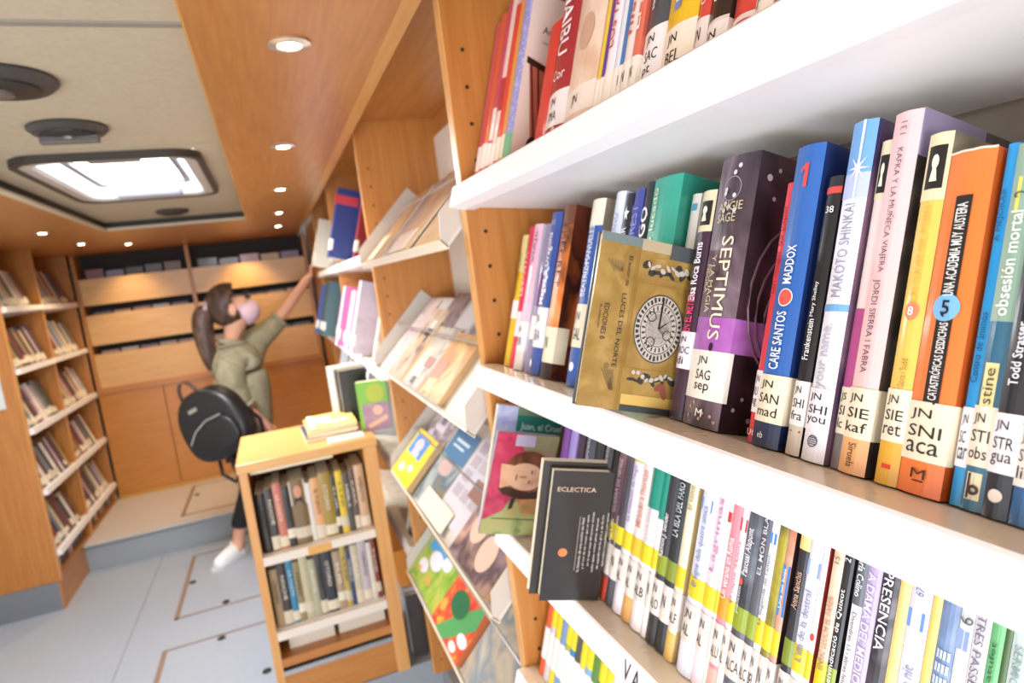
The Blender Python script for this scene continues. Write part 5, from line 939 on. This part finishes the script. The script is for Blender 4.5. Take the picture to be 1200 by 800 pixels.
MB().tube([L((-.36+.02*math.cos(t), 4.05+.055*math.sin(t), -.05+.05*math.cos(t))) for t in [i*math.pi/6 for i in range(12)]], .016, 8, closed=True).build('hair_scrunchie', mat('#b5a3a8', .8), hr, smooth=True)
mk = ellip(MB(), L((-.175, 4.05, -.105)), (.112, .098, .088), lambda x, y, z: x > .05 and z < .55 and z > -.92, tilt=tl).build('face_mask', mat('#d6b8c6', .8), wm, smooth=True, fix=False); thick(mk, .006)
for s_ in (-1, 1): MB().tube([L((-.18, 4.05+s_*.098, -.075)), L((-.225, 4.05+s_*.110, -.06)), L((-.235, 4.05+s_*.112, -.09))], .003, 6).build('mask_loop', mat('#e6d6de', .8), mk)
for s_ in (-1, 1):
    e = MB(); ellip(e, L((-.125, 4.05+s_*.042, -.012)), (.016, .016, .011), lambda x, y, z: True, 12, 8).build('eye', mat('#2a1e1a', .3), wm, smooth=True)
    e = MB(); ellip(e, L((-.215, 4.05+s_*.112, -.075)), (.022, .012, .036), lambda x, y, z: True, 12, 8).build('ear', flesh, wm, smooth=True)
    MB().tube([L((-.118, 4.05+s_*.024, .018)), L((-.125, 4.05+s_*.046, .026)), L((-.14, 4.05+s_*.066, .018))], .006, 6).build('eyebrow', mat('#2f211c', .7), wm, smooth=True)
# backpack
bf = Vector((-.45, -.89, .0)).normalized(); rl = Matrix.Rotation(math.radians(22), 3, bf); bX = rl @ Vector((.89, -.45, 0)); bY = -bf
bZ = bX.cross(bY)
bp = empty('backpack', M=frame((-.375, 3.585, -.64), bX, bY, bZ)); tag(bp, 'black leather backpack with silver zip hanging behind the person', 'backpack')
leather = mat('#131316', .42, 0, .12)
ol = [(.180*math.copysign(abs(math.cos(t))**.8, math.cos(t))*(1-.16*math.sin(t)), .195*math.copysign(abs(math.sin(t))**.75, math.sin(t))) for t in [i*math.pi/14 for i in range(28)]]
o = MB().prism(ol, -.06, .07, 'y').build('bag_body', leather, bp, smooth=True); b = o.modifiers.new('bevel', 'BEVEL'); b.width = .035; b.segments = 4
o = MB().prism([(p[0]*.8, p[1]*.52-.06) for p in ol], -.085, -.05, 'y').build('front_pocket', leather, bp, smooth=True); b = o.modifiers.new('bevel', 'BEVEL'); b.width = .015; b.segments = 3
MB().tube([(-.125, -.088, -.05), (-.06, -.092, .0), (.02, -.092, .026), (.11, -.09, .022)], .0055, 8).build('zipper', mat('#c9ccd0', .25, .9), bp)
MB().box(-.06, -.01, -.066, -.060, .095, .115).build('logo_plate', mat('#b9b6ae', .3, .8), bp)
MB().tube([(-.07+.05*math.cos(t), .03, .185+.085*math.sin(t)) for t in [i*math.pi/10 for i in range(11)]], .010, 8).build('handle', mat('#4a332a', .5), bp, smooth=True)
MB().tube([(-.10, .02, -.17), (-.12, .0, -.26), (-.075, .0, -.33), (-.03, .01, -.28), (-.02, .03, -.18)], .010, 8).build('strap', leather, bp, smooth=True)
MB().tube([(.0, .02, -.18), (.03, .02, -.26), (.12, .02, -.33), (.17, .02, -.43)], .008, 8).build('strap', leather, bp, smooth=True)
bi = frame((-.375, 3.585, -.64), bX, bY, bZ).inverted()
MB().tube([bi @ Vector(p) for p in ((-.36, 3.64, -.50), (-.30, 3.70, -.54), (-.22, 3.735, -.62), (-.165, 3.765, -.70), (-.16, 3.80, -.785), (-.20, 3.79, -.80), (-.26, 3.70, -.78), (-.29, 3.64, -.76))], .011, 8).build('strap', leather, bp, smooth=True)
flush_text()
